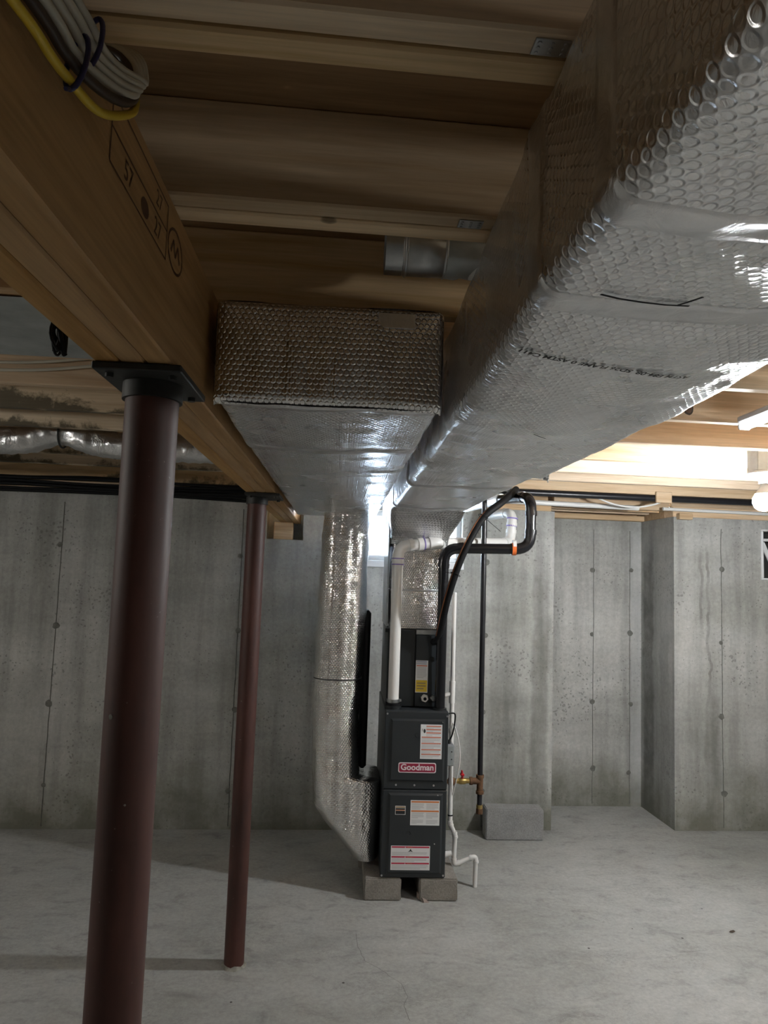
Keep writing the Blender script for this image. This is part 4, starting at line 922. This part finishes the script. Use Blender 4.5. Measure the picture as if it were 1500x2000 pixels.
# service switch box and its cables
sb = thing('switch_box', 'small grey electrical box clipped on the white drain beside the furnace', 'box', (0.622, 3.98, 0.66))
mb = MB(); mb.box((0.597, 3.945, 0.663), (0.642, 4.012, 0.775), 0.004); mb.build('body', M['grey_plastic'], parent=sb)
mb = MB(); mb.box((0.600, 3.9415, 0.667), (0.639, 3.9445, 0.771), 0.001); mb.build('cover', M['galv_dull'], parent=sb)
for z in (0.70, 0.74):
    mb = MB(); mb.tube([(0.628, 3.9415, z), (0.628, 3.939, z)], 0.0035, 8); mb.build('screw', M['furnace_dark'], parent=sb)
mb = MB(); mb.tube([(0.618, 3.98, 0.775), (0.618, 3.98, 0.795)], 0.010, 10); mb.build('connector', M['steel_dark'], parent=sb)
mb = MB(); mb.tube(spline([(0.594, 3.93, 0.94), (0.615, 3.94, 0.945), (0.642, 3.95, 0.94), (0.645, 3.96, 0.90), (0.635, 3.97, 0.83), (0.620, 3.98, 0.79)], 6), 0.004, 8)
tag(mb.build('electrical_cable', M['black']), 'short black cable looping from the furnace into the grey box', 'cable')
mb = MB(); mb.tube(spline([(0.643, 4.02, 0.88), (0.66, 4.0, 0.84), (0.678, 3.99, 0.76), (0.681, 3.99, 0.67), (0.668, 4.0, 0.58), (0.652, 4.02, 0.49)], 6), 0.003, 8)
tag(mb.build('electrical_cable', M['pvc']), 'thin white cable bowing out behind the grey switch box', 'cable')

# ================================================================== LIGHTS
def lamp(x, y, zb, mat, lab, rr=0.050):
    t = thing('ceiling_lamp', lab, 'lamp', (x, y, ZT))
    mb = MB(); mb.box((x-0.055, y-0.045, zb+0.135), (x+0.055, y+0.045, ZT+0.07), 0.004); mb.build('junction_box', M['galv_dull'], parent=t)
    mb = MB(); mb.tube([(x, y, zb+0.135), (x, y, zb+0.130), (x, y, zb+0.118), (x, y, zb+0.112)], [0.068, 0.070, 0.066, 0.035], 28); mb.build('base', M['white_metal'], parent=t)
    mb = MB(); mb.tube([(x, y, zb+0.113), (x, y, zb+0.078)], 0.023, 20); mb.build('socket', M['white_metal'], parent=t)
    mb = MB(); prof = [(0.078, 0.014), (0.062, 0.018), (0.048, 0.027), (0.030, 0.038)]
    mb.tube([(x, y, zb+a) for a, _ in prof], [b for _, b in prof], 24); mb.build('bulb_neck', M['pvc'], parent=t)
    mb = MB(); prof = [(0.0295, 0.0375), (0.0095, rr-0.002), (-0.012, rr-0.001), (-0.034, rr*0.8), (-0.047, rr*0.45), (-0.052, 0.002)]
    mb.tube([(x, y, zb+a) for a, _ in prof], [b for _, b in prof], 24); mb.build('bulb_dome', mat, parent=t)
    return t
lamp(1.945, 3.19, 2.088, M['bulb'], 'lit bare bulb in a white lampholder under the right-hand joists')
lamp(-3.3, 1.62, 2.105, M['bulb_left'], 'second bare bulb far to the left of the beam')
lamp(2.45, 0.36, 2.09, M['bulb_near'], 'third bare bulb far to the right of the camera')
tb = thing('tube_light', 'slim white tube light hanging under the joists at the right edge', 'lamp', (1.42, 1.8, 2.25))
mb = MB(); mb.box((1.390, 1.20, 2.262), (1.438, 2.44, 2.288), 0.006); mb.build('housing', M['white_metal'], parent=tb)
for x in (1.402, 1.426):
    mb = MB(); mb.tube([(x, 1.215, 2.251), (x, 2.425, 2.251)], 0.009, 14); mb.build('tube', M['tube'], parent=tb)
for y in (1.205, 2.432):
    mb = MB(); mb.box((1.392, y-0.006, 2.240), (1.436, y+0.006, 2.261), 0.003); mb.build('end_cap', M['white_metal'], parent=tb)

# ================================================================== OVERHEAD FITTINGS AND CABLES
# galvanised round take-off between the joists
ft = thing('duct_fitting', 'galvanised round duct fitting with crimped end between the joists', 'duct', (0.17, 1.43, 2.36))
FY, FZ, FR = 1.43, 2.362, 0.060
def ribbed(x0, x1, rr, n=60, amp=0.0022):
    mb = MB(); L = []
    for x in (x0, x1):
        L.append([(x, FY+(rr+amp*(k % 2))*math.cos(2*math.pi*k/n), FZ+(rr+amp*(k % 2))*math.sin(2*math.pi*k/n)) for k in range(n)])
    mb.loft(L, [0.01*k for k in range(n+1)], [x0, x1]); return mb
ribbed(0.062, 0.098, FR-0.003).build('crimped_end', M['galv'], parent=ft)
mb = MB(); mb.tube([(0.098, FY, FZ), (0.100, FY, FZ), (0.185, FY, FZ), (0.187, FY, FZ)], [FR-0.002, FR, FR, FR-0.002], 40); mb.build('sleeve', M['galv'], parent=ft)
for x in (0.105, 0.186):
    mb = MB(); mb.tube([(x-0.003, FY, FZ), (x, FY, FZ), (x+0.003, FY, FZ)], [FR, FR+0.003, FR], 40); mb.build('bead', M['galv'], parent=ft)
gor = [(0.187, FZ), (0.225, FZ-0.002), (0.255, FZ-0.016), (0.27, FZ-0.04)]
mb = MB(); mb.tube([(a, FY, b) for a, b in gor], [FR, FR+0.002, FR-0.006, FR-0.022], 32); mb.build('elbow', M['galv_dull'], parent=ft)
mb = MB(); mb.quad((0.11, FY-0.062, FZ+0.012), (0.175, FY-0.062, FZ+0.012), (0.175, FY-0.05, FZ+0.036), (0.11, FY-0.05, FZ+0.036)); mb.build('tape_strip', M['tape'], parent=ft)
# cable bundle on the beam's right face
def cable(name, pts, rr, mat, lab, grp=None, n=8, cat='cable', k=8):
    mb = MB(); mb.tube(spline(pts, k), rr, n); return tag(mb.build(name, mat), lab, cat, grp)
G = 'cables tied on the beam'
cable('electrical_cable', [(-0.290, 0.30, 2.075), (-0.286, 0.56, 2.128), (-0.282, 0.62, 2.130), (-0.281, 0.655, 2.135), (-0.272, 0.71, 2.140), (-0.266, 0.765, 2.172), (-0.268, 0.815, 2.215), (-0.285, 0.845, 2.270), (-0.33, 0.86, 2.312), (-0.43, 0.865, 2.325)], 0.0048, M['cable_yellow'], 'yellow cable, lowest of the bundle tied on the beam', G)
cable('electrical_cable', [(-0.292, 0.30, 2.095), (-0.288, 0.585, 2.155), (-0.282, 0.65, 2.155), (-0.272, 0.70, 2.160), (-0.266, 0.76, 2.185), (-0.268, 0.812, 2.228), (-0.285, 0.843, 2.285), (-0.33, 0.86, 2.322), (-0.43, 0.868, 2.334)], 0.0055, M['cable_brown'], 'dark brown cable between the yellow and the white cables', G)
for i, (dy, dz) in enumerate(((0.0, 0.0), (0.024, 0.020), (0.046, 0.039), (0.068, 0.057))):
    cable('electrical_cable', [(-0.292, 0.30+dy, 2.11+dz), (-0.285, 0.60+dy, 2.17+dz), (-0.28, 0.67+dy, 2.170+dz), (-0.272, 0.735+dy*0.6, 2.188+dz*0.8), (-0.264, 0.785+dy*0.4, 2.210+dz*0.7), (-0.268, 0.818+dy*0.4, 2.243+dz*0.5), (-0.285, 0.846+dy*0.3, 2.295+dz*0.4), (-0.33, 0.862+dy*0.4, 2.332+dz*0.2), (-0.43, 0.875+dy*0.5, 2.345)],
          0.0050, M['cable_white'], ['white cable lying next to the brown one', 'second white cable up in the bundle', 'third white cable up in the bundle', 'uppermost white cable of the bundle'][i] + ' tied on the beam', G)
for i, (y, z0, z1) in enumerate(((0.672, 2.126, 2.20), (0.705, 2.172, 2.246))):
    mb = MB(); P = []
    for t in range(25):
        a = 2*math.pi*t/24; P.append((-0.2795+0.0085*math.cos(a), y+0.012*math.sin(a), (z0+z1)/2+(z1-z0)/2*math.sin(a)))
    mb.tube(P, 0.0028, 7); mb.tube([P[18], Vector(P[18])+Vector((0.004, -0.018, -0.012))], 0.0022, 6)
    tag(mb.build('twist_tie', M['tie_blue']), ['lower dark blue tie around the cables on the beam', 'upper dark blue tie around the white cables'][i], 'cable tie', 'blue cable ties')
# black cord coil hanging left of the beam
hk = thing('cord_coil', 'small coil of black cord hanging beside the left edge of the beam', 'cord', (-0.48, 1.19, 2.06))
hx = -0.492
mb = MB(); mb.tube([(hx+0.002*math.sin(t), 1.19+0.026*math.cos(t*math.pi/10), 2.060+0.030*math.sin(t*math.pi/10)) for t in range(21)], 0.0022, 6)
mb.tube([(hx-0.006, 1.205+0.022*math.cos(t*math.pi/10), 2.060+0.034*math.sin(t*math.pi/10)) for t in range(21)], 0.0022, 6); mb.build('loop', M['black'], parent=hk)
mb = MB()
for q in range(7): mb.tube(spline([(hx+0.006*math.cos(q*2.1), 1.198+0.007*math.sin(q*1.7), 2.088), (hx+0.009*math.cos(q*2.3), 1.20+0.012*math.sin(q), 2.06), (hx+0.007*math.cos(q*1.3), 1.205+0.014*math.sin(q*1.9), 2.03)], 5), 0.0042, 7)
mb.tube([(hx, 1.19, 2.079), (hx, 1.213, 2.082)], 0.013, 10); mb.build('bundle', M['black'], parent=hk)
mb = MB(); mb.tube(spline([(hx, 1.198, 2.085), (hx-0.002, 1.165, 2.115), (hx+0.004, 1.15, 2.16), (hx+0.02, 1.15, 2.26), (hx+0.02, 1.15, 2.288)], 6), 0.005, 8); mb.build('tail', M['black'], parent=hk)
# two white cables stapled along a left-hand joist
for i, (za, zb_, lab) in enumerate(((2.402, 2.352, 'upper of two white cables stapled along the left-hand joist'), (2.384, 2.325, 'lower of two white cables stapled along the left-hand joist'))):
    pts = [UV(-0.45, 2.482, za), UV(-0.75, 2.481, za-0.006-0.01*i), UV(-1.05, 2.48, zb_+0.008), UV(-1.6, 2.481, zb_), UV(-3.0, 2.481, zb_+0.02)]
    cable('electrical_cable', pts, 0.0055, M['cable_white'], lab, 'white cables on the joist')
# foil flex duct between the joists
mb = MB(); n, k = 30, 150; loops = []
for i in range(k+1):
    uu = -3.2+2.72*i/k; sag = 0.030*math.sin((uu+1.34)*4.2+1.57)**2 - 0.045*math.exp(-((uu+1.27)/0.10)**2)*-1
    rr = 0.066*(1-0.18*math.exp(-((uu+1.27)/0.06)**2)) + 0.0025*math.sin(i*1.9)
    c = UV(uu, 3.55, 2.268+0.045*math.exp(-((uu+1.27)/0.13)**2)+0.006*nz((uu, 0, 0), 3))
    ring = []
    for q in range(n):
        a = 2*math.pi*q/n; p = (uu, math.cos(a)*0.3, math.sin(a)*0.3); rq = rr+0.007*nz(p, 9, 2)+0.004*nz(p, 24, 5)
        ring.append((c.x, c.y+rq*math.cos(a), c.z+rq*math.sin(a)))
    loops.append(ring)
mb.loft(loops, [0.014*q for q in range(n+1)], [-3.2+2.72*i/k for i in range(k+1)])
tag(mb.build('flex_duct', M['flex']), 'crinkled foil flex duct slung across the joists left of the beam', 'duct')
# strap that pinches the flex duct up
c = UV(-1.27, 3.55, 2.31); mb = MB(); mb.tube([(c.x, c.y+0.064*math.cos(a*math.pi/12), c.z+0.064*math.sin(a*math.pi/12)) for a in range(25)], 0.005, 6)
tag(mb.build('hanger_strap', M['steel_dark']), 'dark strap pinching the foil flex duct up to the joists', 'strap')
# bundle of black cables along the top of the left wall
for i in range(7):
    z = 2.165+0.015*i+random.uniform(-.004, .004); v = 4.855-0.012*(i % 3)
    pts = [UV(UL+0.05, v, z)]+[UV(-4.0+0.5*q, v+random.uniform(-.008, .0), z+random.uniform(-.012, .010)) for q in range(8)]
    cable('electrical_cable', pts, 0.0100, M['black'], 'black cable in the bundle along the top of the left back wall', 'black cables over the left wall')
# wood shim in the beam pocket
tag(uplank('wood_shim', M['joist_brown'], -0.318, -0.188, 4.885, 5.03, PK[2], ZB-0.001), 'pale wood shim filling the wall pocket under the far end of the beam', 'wood shim')
# overhead at the right: bars for the shaded gap and lit wall top, a cable
cable('gas_pipe_or_shade_bar', [UV(0.95, 4.62, 2.268), UV(2.2, 4.62, 2.268), UV(3.6, 4.62, 2.268), UV(5.0, 4.62, 2.268)], 0.021, M['black_iron'], 'horizontal black bar standing in for the shaded gap under the last joist above the alcove', None, 14, 'pipe')  # shade of the gap below the joist, made as a black bar
cable('lit_strip', [UV(1.30, 4.85, 2.232), UV(2.24, 4.85, 2.222)], 0.018, M['pvc'], 'short white bar standing in for the lit wall top, below the black overhead bar', None, 14, 'pipe')  # lit strip on the wall top, its brightness made as a white bar
cable('lit_strip', [UV(2.42, 4.85, 2.225), UV(5.0, 4.85, 2.21)], 0.012, M['pvc'], 'thin white bar standing in for the lit wall top at the far right', None, 14, 'pipe')  # same lit strip carried on to the right as a white bar
cable('electrical_cable', [UV(1.72, 4.6485, 2.31), UV(1.78, 4.6485, 2.292), UV(1.95, 4.67, 2.230), UV(2.12, 4.68, 2.208), UV(2.28, 4.67, 2.235), UV(2.38, 4.6485, 2.292), UV(2.42, 4.6485, 2.312)], 0.006, M['pvc'], 'slack white cable drooping above the alcove', None)
tag(uplank('wood_block', M['joist'], 2.24, 2.35, 4.576, 4.598, 2.235, 2.31), 'small pale wood block nailed under the joist above the alcove', 'wood block')
